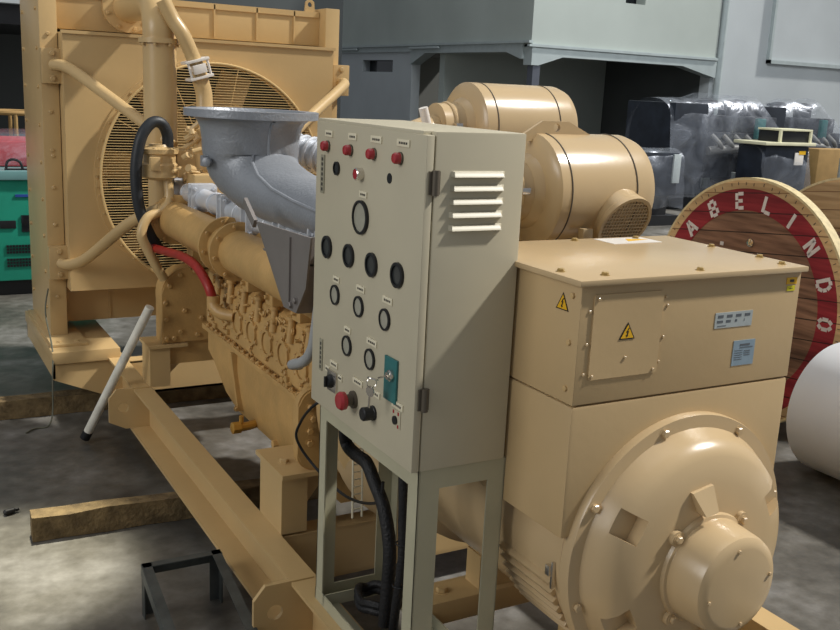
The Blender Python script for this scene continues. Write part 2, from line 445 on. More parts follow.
# split joint tabs on the guard
g = MB()
for z in (1.175, 1.235): g.box(FC[0]-FR-.005, FC[0]-FR+.05, 5.125, 5.14, z-.02, z+.02)
g.build('guard_clip', TAN, gr)
for i in range(7):
    a = 2*PI*i/7+.35; ca, sa = math.cos(a), math.sin(a)
    m = MB(); rows = []
    for r_, w_, tw in ((.12, .09, .75), (.3, .14, .6), (.45, .17, .5), (.57, .17, .42)):
        c0 = V((FC[0]+r_*ca, 5.3, FC[1]+r_*sa)); t = V((-sa, 0, ca))*math.cos(tw)+V((0, 1, 0))*math.sin(tw)
        n_ = t.cross(V((ca, 0, sa))).normalized()*.004
        rows.append([c0-t*w_/2-n_, c0+t*w_/2-n_, c0+t*w_/2+n_, c0-t*w_/2+n_])
    m.loft(rows); m.build('fan_blade', TAN, ra)
m = MB(); m.lathe([(.13, 0), (.13, .06), (.08, .09), (.08, .2), (.03, .22)], (FC[0], 5.36, FC[1]), (0, -1, 0)); m.build('fan_hub', TANE, ra)
# the three braces to the engine
for pts in ([(.80, 5.2, 1.75), (.84, 5.12, 1.745), (.9, 5.02, 1.70), (1.10, 4.66, 1.51), (1.2, 4.5, 1.41)],
            [(.80, 5.2, .76), (.84, 5.14, .762), (.9, 5.0, .82), (1.02, 4.62, 1.04), (1.12, 4.4, 1.14)],
            [(2.345, 5.2, 1.73), (2.33, 5.12, 1.73), (2.27, 5.03, 1.70), (1.95, 4.75, 1.53), (1.8, 4.62, 1.43)]):
    MB().tube(pts, .028, 14).build('brace_tube', TAN, ra)

# ================================================================== ENGINE
en = thing('diesel_engine', 'tan diesel engine with grey bell-mouthed exhaust between the radiator and generator', 'engine', (XC, 3.6, .3))
def mir(x): return 2*XC-x
m = MB()
half = [(1.205, .70), (1.19, .72), (1.19, .86), (1.2, .93), (1.26, .985), (1.26, 1.06), (1.2, 1.13), (1.3, 1.2), (1.42, 1.2)]
prof = half+[(mir(a), b) for a, b in reversed(half)]
m.prism(prof, 'y', 2.72, 3.95)
m.box(1.4, mir(1.4), 3.9, 4.4, .6, 1.2)
blk = m.build('engine_block', TANE, en)
# side inspection covers
for y in (3.86, 3.70, 3.54, 3.378, 3.211, 3.049, 2.88):
    m = MB()
    if y < 3.75:
        m.ring((1.192, y, .805), (-1, 0, 0), .052, .012, .011, 28)
        m.lathe([(.036, 0), (.036, .006), (.012, .009)], (1.192, y, .805), (-1, 0, 0), 24)
    for k in range(6):
        a = k*PI/3+.5; m.bolt((1.187, y+.058*math.cos(a), .805+.058*math.sin(a)), (-1, 0, 0), .0075, .008)
    m.build('side_cover', TANE, en)
# bosses / push tube housings
for y in (3.78, 3.62, 3.46, 3.304, 3.14, 2.978, 2.82):
    m = MB(); m.cyl((1.184, y, .865), (1.19, y, .945), .015, .012, 14)
    m.lathe([(.019, 0), (.019, .012), (.01, .016)], (1.19, y, .945), (0, 0, 1), 12)
    m.bolt((1.185, y+.04, .93), (-1, 0, 0), .009, .01); m.bolt((1.185, y+.04, .885), (-1, 0, 0), .009, .01)
    m.build('tappet_housing', TANE, en)
random.seed(3)
for i in range(40):
    m = MB()
    y = random.uniform(2.75, 3.92); z = random.choice((.75, .87, .9, .72, .915))+random.uniform(-.012, .012)
    t = random.random()
    if t < .55: m.bolt((1.188, y, z), (-1, 0, 0), random.uniform(.006, .011), random.uniform(.006, .016))
    elif t < .8: m.box(1.178, 1.195, y-random.uniform(.008, .025), y+.01, z-.01, z+.012, .003)
    else: m.cyl((1.185, y-.02, z), (1.185, y+.02, z+random.uniform(-.02, .02)), .005, n=8)
    m.build('side_fastener', TANE, blk)
# oil pan
m = MB()
m.box(1.172, mir(1.172), 2.72, 3.96, .685, .705, .003)
def panring(y, zb, xin): 
    return [V((1.19, y, .68)), V((1.19, y, .6)), V((1.19+xin*.5, y, (.6+zb)/2)), V((1.19+xin, y, zb+.03)), V((1.22+xin, y, zb)),
            V((mir(1.22+xin), y, zb)), V((mir(1.19+xin), y, zb+.03)), V((mir(1.19+xin*.5), y, (.6+zb)/2)), V((mir(1.19), y, .6)), V((mir(1.19), y, .68))]
m.loft([panring(3.93, .59, .0), panring(3.86, .52, .01), panring(3.75, .43, .02), panring(3.62, .385, .03), panring(2.72, .375, .05)])
pan = m.build('oil_pan', TANE, en)
for i in range(21): MB().bolt((1.182, 2.78+i*.056, .705), (-.3, 0, 1), .009, .012).build('pan_bolt', TANE, pan)
m = MB(); m.prism([(1.165, .68), (1.2, .68), (1.23, .44), (1.195, .44)], 'y', 3.545, 3.565); m.bolt((1.19, 3.55, .45), (0, -1, 0)); m.build('pan_rib', TANE, pan)
m = MB(); m.tube([(1.24, 3.42, .43), (1.19, 3.41, .425), (1.13, 3.40, .425)], .017, 10); m.lathe([(.024, 0), (.024, .03), (.015, .035)], (1.155, 3.405, .425), (-1, 0, 0), 8)
m.cyl((1.16, 3.405, .43), (1.16, 3.405, .47), .009, n=8); m.build('drain_valve', BRASS, pan)
m = MB(); m.lathe([(.016, 0), (.016, .02)], (1.23, 3.2, .42), (-1, 0, 0), 6); m.build('drain_plug', TANE, pan)
# flywheel housing flange plate
m = MB(); m.prism(rrect(1.105, mir(1.105), .515, .79, .06, 6), 'y', 2.70, 2.74, bev=.006)
for a, b in ((1.145, .73), (1.155, .69), (1.145, .65), (1.145, .61)): m.bolt((a, 2.70, b), (0, -1, 0), .011, .01)
m.lathe([(.02, 0), (.02, .006)], (1.2, 2.70, .56), (0, -1, 0), 20)
m.build('flywheel_plate', TANE, en)
m = MB(); m.lathe([(.42, 0), (.42, .12), (.40, .16)], (XC, 2.68, .76), (0, -1, 0), 48); m.build('flywheel_housing', TAN, en)
# mounts standing on the rail
for s in (-1, 1):
    def fx(x): return x if s < 0 else mir(x)
    def bx(m, a, b, *r): a, b = sorted((fx(a), fx(b))); m.box(a, b, *r)
    m = MB(); bx(m, 1.062, 1.15, 2.72, 2.92, .3, .50); bx(m, 1.052, 1.3, 2.69, 2.94, .50, .515)
    m.prism([(fx(1.15), .497), (fx(1.27), .497), (fx(1.15), .34)], 'y', 2.78, 2.792); m.bolt((fx(1.1), 2.80, .515), (0, 0, 1), .016, .014)
    m.build('rear_mount', TAN, en)
    m = MB(); bx(m, 1.056, 1.15, 4.40, 4.55, .3, .488); bx(m, 1.046, 1.23, 4.385, 4.565, .488, .503)
    m.prism([(fx(1.15), .488), (fx(1.22), .488), (fx(1.22), .40), (fx(1.15), .33)], 'y', 4.46, 4.47)
    m.build('front_mount', TAN, en)
# gear case plate at the front
arch = [(1.115, .505), (1.115, .72)]+[(1.115+.10*(1-math.cos(t*PI/16)), .72+.13*math.sin(t*PI/16)) for t in range(1, 9)]+[(1.6, .85), (mir(1.215), .85)]
arch = [(1.115, .505), (1.115, .74)]+[(1.235-.12*math.cos(t*PI/16), .74+.12*math.sin(t*PI/16)) for t in range(1, 9)]+[(mir(1.235), .86), (mir(1.115), .74), (mir(1.115), .505)]
m = MB(); m.prism(arch, 'y', 4.40, 4.52, bev=.006); m.prism([(1.25, .85), (mir(1.25), .85), (mir(1.3), 1.2), (1.3, 1.2)], 'y', 4.40, 4.5)
m.box(1.4, mir(1.4), 4.25, 4.42, .5, .85)
for a, b in ((1.135, .53), (1.135, .62), (1.13, .70), (1.15, .78), (1.2, .83), (1.27, .845), (1.2, .56), (1.28, .54), (1.22, .66), (1.3, .62), (1.36, .56), (1.17, .50+.03)):
    m.bolt((a, 4.40, b), (0, -1, 0), .012, .01)
m.build('gear_case', TANE, en)
m = MB(); m.lathe([(.14, 0), (.14, .05), (.09, .06), (.09, .12), (.05, .13), (.05, .7)], (FC[0], 4.52, FC[1]), (0, 1, 0)); m.build('fan_drive', TANE, en)
m = MB(); m.box(1.15, mir(1.15), 4.42, 4.5, .40, .505); m.build('front_support_beam', TANE, en)
# valve covers under the manifolds
for i, y in enumerate((4.05, 3.8, 3.55, 3.3, 3.05, 2.8)):
    for s in (-1, 1):
        m = MB(); x0, x1 = sorted((1.30 if s < 0 else mir(1.30), 1.47 if s < 0 else mir(1.47)))
        m.box(x0, x1, y-.1, y+.1, 1.19, 1.25, .012); m.bolt(((x0+x1)/2, y, 1.25), (0, 0, 1), .012, .012)
        m.build('valve_cover', TANE, en)
# intake manifold (big tan pipe)
im_ = MB()
ix, iz, ir = 1.185, 1.085, .082
im_.lathe([(.02, 0), (.055, .008), (.078, .03), (ir, .05), (ir, 1.92)], (ix, 4.50, iz), (0, -1, 0), 36)
im = im_.build('intake_manifold', TANE, en)
for y in (4.43, 3.68, 3.54):
    m = MB(); m.lathe([(ir, 0), (.112, 0), (.114, .006), (.114, .022), (ir, .026)], (ix, y, iz), (0, -1, 0), 40)
    for k in range(8): m.bolt((ix+.099*math.cos(k*PI/4+.2), y-.024, iz+.099*math.sin(k*PI/4+.2)), (0, -1, 0), .008, .008, False)
    m.build('pipe_flange', TANE, im)
for y in (3.85, 3.6, 3.35, 3.1, 2.85): MB().box(1.15, 1.28, y-.035, y+.035, .97, 1.06, .008).bolt((1.15, y, 1.0), (-1, 0, 0), .009, .014).build('manifold_leg', TANE, im)
# exhaust manifold segments (silver)
ex_ = MB(); ex_.cyl((1.255, 4.66, 1.205), (1.255, 2.6, 1.205), .042, n=28); ex = ex_.build('exhaust_manifold', SILVER, en)
for y in (4.66, 4.25, 4.20, 3.84, 3.79, 3.54, 3.48, 3.2, 3.14, 2.88, 2.82):
    m = MB(); m.box(1.197, 1.313, y-.007, y+.007, 1.147, 1.268, .004)
    for dx in (-.043, .043):
        for dz in (-.043, .043): m.bolt((1.255+dx, y-.01, 1.205+dz), (0, -1, 0), .008, .014)
    m.build('manifold_flange', SILVER, ex)
for y in (4.42, 4.02, 3.68, 3.34, 3.0):
    m = MB(); m.torus((1.255, y, 1.205), (0, 1, 0), .042, .006, 28, 6); m.build('clamp_band', SILVER, ex)
    m = MB(); m.tube([(1.265, y-.05, 1.2), (1.33, y-.05, 1.2), (1.4, y-.05, 1.17)], .035, 14); m.build('exhaust_port', SILVER, ex)
# bell-mouth exhaust duct
NR = 48
path = [  # centre y, z, tilt (0 = looking down, 90 = running toward -Y), rx, ry, x
    (3.50, 1.615, 0, .245, .245, 1.225), (3.50, 1.588, 0, .245, .245, 1.225), (3.50, 1.584, 0, .212, .212, 1.225), (3.50, 1.572, 0, .196, .196, 1.224),
    (3.50, 1.55, 0, .185, .185, 1.223), (3.50, 1.51, 0, .178, .180, 1.222), (3.50, 1.465, 0, .176, .178, 1.222), (3.495, 1.43, 12, .172, .172, 1.224),
    (3.475, 1.40, 28, .166, .160, 1.228), (3.44, 1.375, 42, .158, .146, 1.236), (3.37, 1.350, 56, .146, .130, 1.248), (3.27, 1.332, 68, .134, .114, 1.262),
    (3.14, 1.320, 76, .122, .10, 1.276), (2.98, 1.312, 82, .112, .092, 1.29), (2.75, 1.308, 88, .108, .09, 1.30), (2.5, 1.306, 90, .108, .09, 1.31)]
rings = []
for (y, z, t, rx, ry, x) in path:
    t = math.radians(t); b = V((0, -math.cos(t), math.sin(t)))
    rings.append([V((x, y, z))+V((1, 0, 0))*rx*math.cos(2*PI*i/NR)+b*ry*math.sin(2*PI*i/NR) for i in range(NR)])
m = MB()
# outer skin, then the inside of the mouth so that the opening is hollow
inner = []
for (y, z, t, rx, ry, x) in reversed(path[3:9]):
    t = math.radians(t); b = V((0, -math.cos(t), math.sin(t)))
    inner.append([V((x, y, z))+V((1, 0, 0))*(rx-.02)*math.cos(2*PI*i/NR)+b*(ry-.02)*math.sin(2*PI*i/NR) for i in range(NR)])
mouth = [V((1.225, 3.50, 1.615))+V((.2*math.cos(2*PI*i/NR), -.2*math.sin(2*PI*i/NR), 0)) for i in range(NR)]
m.loft(list(reversed(rings))+[mouth]+list(reversed(inner)))
dk = m.build('exhaust_duct', CAST, en, sharp=50)
rib = []
for k, r in enumerate(rings[2:]):
    a = (88, 88, 88, 88, 88, 92, 100, 112, 126, 140, 152, 160, 166, 170)[min(k, 13)]; fi = NR*a/360; i0 = int(fi); f_ = fi-i0
    rib.append(r[i0 % NR].lerp(r[(i0+1) % NR], f_))
MB().tube(rib, .007, 8, raw=True).build('casting_rib', CAST, dk)
m = MB(); m.box(1.03, 1.07, 3.46, 3.5, 1.41, 1.45, .006); m.lathe([(.016, 0), (.016, .02), (.008, .024)], (1.045, 3.45, 1.43), (-.6, -.8, 0), 12); m.build('casting_boss', CAST, dk)
# bellows
m = MB()
for i in range(7):
    t = i/6; m.torus((1.455+.12*t, 3.72-.22*t, 1.462-.03*t), (.5, -.85, -.12), .062, .0095, 28, 6)
m.cyl((1.44, 3.74, 1.465), (1.6, 3.45, 1.43), .055, n=24); m.tube([(1.30, 3.95, 1.33), (1.36, 3.88, 1.42), (1.44, 3.75, 1.464)], .05, 16)
m.build('bellows', SILVER, en)
# sheet-metal bracket under the duct
m = MB(); m.box(1.044, 1.05, 2.645, 2.66, 1.08, 1.28); m.prism([(2.95, 1.285), (2.50, 1.30), (2.53, 1.15), (2.60, 1.062), (2.70, 1.06)], 'x', 1.05, 1.056)
m.prism([(1.056, 1.285), (1.18, 1.285), (1.1, 1.06), (1.056, 1.06)], 'y', 2.60, 2.606)
m.box(1.056, 1.2, 2.6, 2.9, 1.20, 1.206)
m.bar((1.05, 2.96, 1.275), (1.05, 3.06, 1.335), .012, .03)
for p in ((2.635, 1.08), (2.6, 1.1)): m.bolt((1.05, p[0], p[1]), (-1, 0, 0), .01, .01)
m.build('duct_bracket', GREYP, en)
m = MB(); m.tube([(1.06, 2.45, 1.13), (1.055, 2.465, 1.03), (1.052, 2.48, .98), (1.05, 2.53, .935), (1.05, 2.62, .90), (1.09, 2.66, .885)], .016, 12); m.build('grey_conduit', mat('grey_hose', (158, 160, 160), .45, vary=.05), en)
m = MB(); m.box(1.12, 1.22, 2.42, 2.62, .9, 1.25, .006); m.box(1.13, 1.25, 2.3, 2.5, .75, 1.1, .006); m.build('rear_end_housing', TANE, en)
# vertical coolant pipe + elbow to header tank
m = MB(); m.tube([(1.17, 4.6, 1.06), (1.17, 4.6, 1.3)], .06, 28, raw=True); m.tube([(1.17, 4.6, 1.34), (1.17, 4.6, 1.93)], .075, 32, raw=True)
m.tube([(1.17, 4.6, 1.89), (1.17, 4.605, 1.95), (1.175, 4.66, 2.02), (1.18, 4.76, 2.05), (1.185, 4.95, 2.055), (1.19, 5.36, 2.055)], .075, 32)
cp = m.build('coolant_pipe', TAN, en)
m = MB(); m.lathe([(.075, 0), (.094, 0), (.094, .022), (.075, .022)], (1.17, 4.6, 1.865), (0, 0, 1), 36)
for k in range(8): m.bolt((1.17+.085*math.cos(k*PI/4+.3), 4.6+.085*math.sin(k*PI/4+.3), 1.864), (0, 0, -1), .008, .012, False)
m.build('pipe_flange', TAN, cp)
m = MB(); m.lathe([(.075, 0), (.125, 0), (.125, .03), (.075, .03)], (1.19, 5.30, 2.055), (0, 1, 0), 36)
for k in range(8): m.bolt((1.19+.108*math.cos(k*PI/4+.3), 5.30, 2.055+.108*math.sin(k*PI/4+.3)), (0, -1, 0), .01, .01, False)
m.build('pipe_flange', TAN, cp)
# thermostat housing
m = MB(); c = (1.128, 4.47, 1.262)
m.lathe([(.05, 0), (.085, .015), (.086, .07), (.075, .08), (.075, .115), (.086, .12), (.087, .14), (.05, .15), (.045, .16)], c, (0, 0, 1), 32)
m.box(1.2, 1.36, 4.44, 4.58, 1.27, 1.4, .015)
for k in range(6): m.bolt((c[0]+.075*math.cos(k*PI/3), c[1]+.075*math.sin(k*PI/3), 1.40), (0, 0, 1), .008, .01)
m.box(1.065, 1.11, 4.370, 4.40, 1.31, 1.37, .004)
m.build('thermostat_housing', TAN, en)
m = MB(); random.seed(5)
for i in range(34):
    p = V((random.uniform(1.2, 1.42), random.uniform(4.32, 4.5), random.uniform(1.27, 1.5)))
    q = p+V((random.uniform(-.05, .05), random.uniform(-.04, .04), random.uniform(-.04, .04)))
    m.cyl(p, q, random.uniform(.006, .018), n=10)
m.cyl((1.335, 4.46, 1.3), (1.335, 4.46, 1.47), .05, n=20)
m.lathe([(.05, 0), (.066, 0), (.066, .02), (.05, .02)], (1.335, 4.46, 1.46), (0, 0, 1), 24)
m.box(1.24, 1.5, 4.3, 4.5, 1.2, 1.3, .01)
m.build('water_fittings', TAN, en)
m = MB(); m.tube([(1.163, 4.45, 1.41), (1.16, 4.448, 1.47), (1.132, 4.44, 1.515), (1.085, 4.43, 1.515), (1.035, 4.42, 1.445), (1.012, 4.42, 1.30), (1.025, 4.42, 1.14), (1.07, 4.42, 1.02), (1.11, 4.42, .95)], .0255, 14); m.build('black_hose', HOSE, en)
m = MB(); m.tube([(1.158, 4.44, 1.27), (1.158, 4.42, 1.18), (1.12, 4.4, 1.13), (1.05, 4.38, 1.10), (1.02, 4.37, 1.03), (1.045, 4.37, .96), (1.085, 4.37, .88), (1.12, 4.38, .82)], .022, 14); m.build('bypass_pipe', TAN, en)
m = MB(); m.tube([(1.08, 4.45, .955), (1.09, 4.2, .975), (1.10, 3.98, .99), (1.105, 3.8, .98), (1.115, 3.68, .925), (1.13, 3.66, .86)], .019, 14); m.build('red_hose', REDH, en)
m = MB(); m.tube([(1.13, 3.66, .87), (1.13, 3.65, .845), (1.15, 3.62, .825), (1.19, 3.58, .82)], .024, 14); m.lathe([(.026, 0), (.026, .03)], (1.13, 3.66, .86), (0, 0, 1), 14); m.build('hose_elbow', TANE, en)
# slim breather pipe with clamp
m = MB(); m.tube([(1.17, 4.53, 2.05), (1.21, 4.52, 1.97), (1.25, 4.5, 1.905), (1.30, 4.5, 1.80), (1.315, 4.5, 1.76)], .033, 16)
m.tube([(1.315, 4.5, 1.755), (1.332, 4.5, 1.70), (1.345, 4.5, 1.65), (1.345, 4.49, 1.57), (1.337, 4.47, 1.47)], .038, 16)
bp_ = m.build('breather_pipe', TAN, en)
m = MB(); d_ = V((.28, 0, -.96)).normalized(); c0 = V((1.314, 4.5, 1.76)); u_ = V((.96, 0, .28))
for k in (-1, 1):
    m.obox(c0+d_*k*.038, u_*.055, V((0, .05, 0)), d_*.006, .002)
    m.cyl(c0+u_*k*.045-d_*.045-V((0, .04, 0)), c0+u_*k*.045+d_*.045-V((0, .04, 0)), .006, n=8)
m.obox(c0-V((0, .02, 0)), u_*.03, V((0, .035, 0)), d_*.02, .003)
m.build('pipe_clamp', PALE, bp_)
# air cleaners
def air_cleaner(x0, x1, y, z, r, neck_l, outlet):
    a = MB(); L = x1-x0
    a.lathe([(.02, -.015), (r*.55, -.012), (r*.62, .0), (r*.66, .012), (r*.92, .018), (r, .03), (r, L-.03), (r*.94, L), (.02, L+.005)], (x0, y, z), (1, 0, 0), 56)
    body = a.build('air_cleaner', TAN2, en)
    for t in (.17, .80):
        q = MB(); q.torus((x0+L*t, y, z), (1, 0, 0), r, .0026, 56, 6); q.build('body_seam', HINGE, body)
    q = MB(); q.lathe([(r*.55, 0), (r*.52, neck_l*.5), (r*.52, neck_l)], (x0, y, z), (-1, 0, 0), 36)
    q.torus((x0-neck_l*.55, y, z), (1, 0, 0), r*.53, .006, 36, 6); q.build('outlet_neck', TAN2, body)
    q = MB(); q.box(x0-neck_l*.55-.015, x0-neck_l*.55+.015, y-r*.54-.018, y-r*.5, z-.0, z+.02, .003)
    q.build('hose_clamp', CHROME, body)
    if outlet:
        o0 = V((x0+L*.66, y-r*.25, z-.015)); dd = V((.05, -.84, -.42)).normalized(); 
        q = MB(); q.lathe([(.086, 0), (.088, .13), (.092, .135), (.092, .15), (.082, .15), (.082, .14)], o0, dd, 40, cap=False); inl = q.build('inlet_stub', TAN2, body)
        q = MB(); _, uu, ww = frame(dd); pc = o0+dd*.146
        for k in range(-7, 8):
            t = k*.0115; h = math.sqrt(max(.083**2-t*t, 0))
            q.bar(pc+uu*t-ww*h, pc+uu*t+ww*h, .0028, .0028); q.bar(pc+ww*t-uu*h, pc+ww*t+uu*h, .0028, .0028)
        q.build('inlet_mesh', TAN2, inl)
        q = MB(); q.lathe([(.082, 0), (.082, .002)], o0+dd*.08, dd, 30); q.build('inlet_filter', MESHD, inl)
        q = MB(); q.box(x0+L*.3, x0+L*.3+.035, y-r*.93-.012, y-r*.85, z-.13, z-.09, .003); q.build('latch', TAN2, body)
    return body
air_cleaner(1.62, 1.99, 2.32, 1.448, .165, .09, True)
air_cleaner(1.93, 2.375, 3.2, 1.585, .168, .10, False)
m = MB(); m.prism([(1.59, 1.60), (1.67, 1.648), (1.76, 1.648), (1.87, 1.60), (1.87, 1.59), (1.59, 1.59)], 'y', 2.30, 2.312, holes=[circ(1.72, 1.63, .012, 12)])
m.build('cleaner_bracket', TAN2, en)
m = MB(); m.tube([(1.83, 3.2, 1.57), (1.76, 3.18, 1.555), (1.68, 3.15, 1.52), (1.62, 3.05, 1.42), (1.6, 2.95, 1.3)], .06, 24); m.build('air_pipe', TAN2, en)
m = MB(); m.tube([(1.74, 3.1, 1.60), (1.722, 3.1, 1.655)], .017, 14, raw=True); m.build('pipe_vent', PALE, en)
m = MB(); m.tube([(1.55, 2.32, 1.448), (1.48, 2.34, 1.44), (1.42, 2.42, 1.38), (1.4, 2.5, 1.25)], .085, 24); m.build('air_pipe', TAN2, en)
m = MB(); m.box(1.30, 1.7, 2.5, 2.9, 1.19, 1.35, .02); m.lathe([(.12, 0), (.16, .03), (.16, .1), (.1, .13)], (1.45, 2.55, 1.3), (0, -1, 0), 32); m.build('turbocharger', TANE, en)
m = MB(); m.box(1.7, 1.9, 2.2, 2.44, 1.0, 1.29, .01); m.box(1.6, 1.64, 2.25, 2.4, 1.1, 1.29); m.box(2.1, 2.2, 3.1, 3.3, 1.15, 1.42, .01); m.build('cleaner_support', TAN, en)

# ================================================================== ALTERNATOR
al = thing('alternator', 'tan alternator with square terminal box on top and round end cover facing right', 'generator', (XC, 1.8, .3))
GZ = .712
m = MB(); m.lathe([(.30, 0), (.30, .72), (.33, .74), (.36, .92), (.41, 1.06)], (XC, 1.53, GZ), (0, 1, 0), 64); br = m.build('barrel', TAN2, al)
m = MB(); m.box(1.241, 1.89, 1.533, 2.0, .785, 1.085, .008); m.build('saddle_box', TAN3, al)
m = MB(); m.box(1.241, 1.89, 1.533, 1.985, 1.088, 1.352, .003); tb = m.build('terminal_box', TAN3, al)
m = MB(); m.box(1.225, 1.895, 1.518, 2.0, 1.346, 1.359, .003)
m.build('lid', TAN2, tb)
BRB = mat('brass_bolts', (176, 150, 96), .4, .4)
for p in ((1.25, 1.62), (1.32, 1.56), (1.58, 1.55), (1.85, 1.56), (1.875, 1.65), (1.875, 1.81), (1.56, 1.975), (1.76, 1.97), (1.26, 1.85)): MB().bolt((p[0], p[1], 1.359), (0, 0, 1), .0075, .007).build('lid_bolt', BRB, tb)
for z in (1.32, 1.22, 1.12): MB().bolt((1.241, 1.56, z), (-1, 0, 0), .0065, .005, False).build('side_bolt', TAN, tb)
m = MB(); m.prism(rrect(1.274, 1.462, 1.142, 1.325, .006, 3), 'y', 1.529, 1.5335)
hp = m.build('hatch_panel', TAN3, tb)
for p in ((1.284, 1.316), (1.266, 1.29), (1.264, 1.22), (1.262, 1.155), (1.282, 1.15), (1.45, 1.15), (1.468, 1.165), (1.474, 1.22), (1.478, 1.29), (1.472, 1.31), (1.368, 1.184)):
    MB().bolt((p[0], 1.529 if 1.274 < p[0] < 1.462 else 1.5332, p[1]), (0, -1, 0), .0038, .003, False).build('panel_screw', TAN2, tb)
def warn(parent, o, u, v, s, n):
    """yellow warning triangle with a lightning bolt, lying in the plane u,v at o; n = outward normal"""
    o, u, v, n = V(o), V(u), V(v), V(n)
    def P(a, b, h): return o+u*a*s+v*b*s+n*h
    q = MB()
    def poly(pts, h, mi, t=.0006):
        q.mi = mi; k = len(pts)
        q.faces_from([P(a, b, h) for a, b in pts]+[P(a, b, h-t) for a, b in pts], [tuple(range(k)), tuple(range(2*k-1, k-1, -1))]+[(i, (i+1) % k, (i+1) % k+k, i+k) for i in range(k)])
    T = [(-.5, -.43), (.5, -.43), (0, .43)]
    poly([(a*1.0, b*1.0) for a, b in T], .0008, 0)
    poly([(a*.8, b*.8-.03) for a, b in T], .0013, 1)
    poly([(.06, .16), (-.1, -.07), (-.015, -.07), (-.06, -.22), (-.1, -.2), (-.045, -.33), (.06, -.24), (.01, -.23), (.08, -.01), (0, -.01), (.12, .14)], .0018, 0)
    return q.build('warning_label', [BLACK, YELLOW], parent, label='yellow warning triangle with a lightning bolt')
warn(tb, (1.368, 1.5285, 1.243), (1, 0, 0), (0, 0, 1), .043, (0, -1, 0))
warn(tb, (1.2408, 1.592, 1.302), (0, -1, 0), (0, 0, 1), .044, (-1, 0, 0))
def plate(parent, name, x0, x1, z0, z1, mats, rows, y=1.533, lab=None):
    q = MB(); q.mi = 0; q.box(x0, x1, y-.0012, y, z0, z1)
    q.mi = 1
    for (fx0, fx1, fz0, fz1) in rows:
        q.box(x0+(x1-x0)*fx0, x0+(x1-x0)*fx1, y-.0018, y-.0011, z0+(z1-z0)*fz0, z0+(z1-z0)*fz1)
    o = q.build(name, mats, parent)
    if lab: o['label'] = lab
rows = [(.07+.24*i, .07+.24*i+.14, .66, .84) for i in range(4)]+[(.06+.24*i, .06+.24*i+w_, .34, .5) for i, w_ in enumerate((.15, .12, .05, .01))]+[(.08, .3, .12, .17)]
plate(tb, 'rating_plate', 1.625, 1.742, 1.226, 1.262, [PLATE, INKP], rows, lab='silver rating plate with two rows of figures')
rows = [(.3, .75, .78, .86), (.3, .9, .7, .73)]+[(.08, .45, .6-.09*i, .62-.09*i) for i in range(5)]+[(.52, .8, .55-.08*i, .58-.08*i) for i in range(3)]
plate(tb, 'maker_plate', 1.693, 1.762, 1.132, 1.192, [PLATB, INKP], rows, lab='blue-grey maker plate with small print')
plate(tb, 'yellow_sticker', 1.842, 1.876, 1.316, 1.332, [YELLOW, INK], [(.3, .7, .3, .7)])
plate(tb, 'yellow_sticker', 1.846, 1.872, 1.300, 1.312, [YELL2, INK], [(.3, .7, .45, .55)])
m = MB(); m.box(1.63, 1.79, 1.90, 1.985, 1.359, 1.3598); m.mi = 1; m.prism([(1.70, 1.93), (1.78, 1.945), (1.72, 1.965)], 'z', 1.3596, 1.3602); m.build('lid_sticker', [PALE, YELLOW], tb)
# end cover
m = MB()
m.lathe([(.02, .112), (.14, .111), (.19, .107), (.245, .096), (.268, .080), (.278, .06), (.288, .038), (.292, .03), (.321, .028), (.323, .022), (.323, .0), (.30, -.03)], (XC, 1.54, GZ), (0, -1, 0), 96)
ecov = m.build('end_cover', TAN2, al)
# cut the four pockets into the dome
cut = MB()
for a in (27, 152, 208, 333):
    ar = math.radians(a); c_, s_ = math.cos(ar), math.sin(ar)
    rad = V((c_, 0, s_)); tan = V((-s_, 0, c_))
    cut.obox(V((XC, 1.43, GZ))+rad*.264, rad*.05, V((0, .042, 0)), tan*.030)
co = cut.build('cutter', TAN2, None)
bo = ecov.modifiers.new('b', 'BOOLEAN'); bo.object = co; bo.operation = 'DIFFERENCE'; bo.solver = 'EXACT'
ecov.location = ecov.location
bpy.context.view_layer.update()
dg = bpy.context.evaluated_depsgraph_get()
newme = bpy.data.meshes.new_from_object(ecov.evaluated_get(dg))
ecov.modifiers.clear(); old = ecov.data; ecov.data = newme; newme.name = 'end_cover'
bpy.data.objects.remove(co, do_unlink=True)
ecov.data.polygons.foreach_set('use_smooth', [True]*len(ecov.data.polygons)); ecov.data.set_sharp_from_angle(angle=math.radians(35))
for k in range(8):
    a = math.radians(22.5+45*k-6); MB().bolt((XC+.303*math.cos(a), 1.512, GZ+.303*math.sin(a)), (0, -1, 0), .010, .010).build('cover_bolt', TAN2, ecov)
for adeg in (101, 281):
    m = MB()
    a = math.radians(adeg); rad = V((math.cos(a), 0, math.sin(a))); tan = V((-math.sin(a), 0, math.cos(a))); c0 = V((XC, 1.428, .70))
    pts = [c0+rad*.148-tan*.018, c0+rad*.200-tan*.030, c0+rad*.200+tan*.030, c0+rad*.148+tan*.018]
    m.faces_from([p+V((0, .006, 0)) for p in pts]+[pts[0]+V((0, -.03, 0)), pts[1]+V((0, -.004, 0)), pts[2]+V((0, -.004, 0)), pts[3]+V((0, -.03, 0))],
                 [(0, 1, 2, 3), (4, 7, 6, 5), (0, 4, 5, 1), (1, 5, 6, 2), (2, 6, 7, 3), (3, 7, 4, 0)])
    m.build('cover_lug', TAN2, ecov)
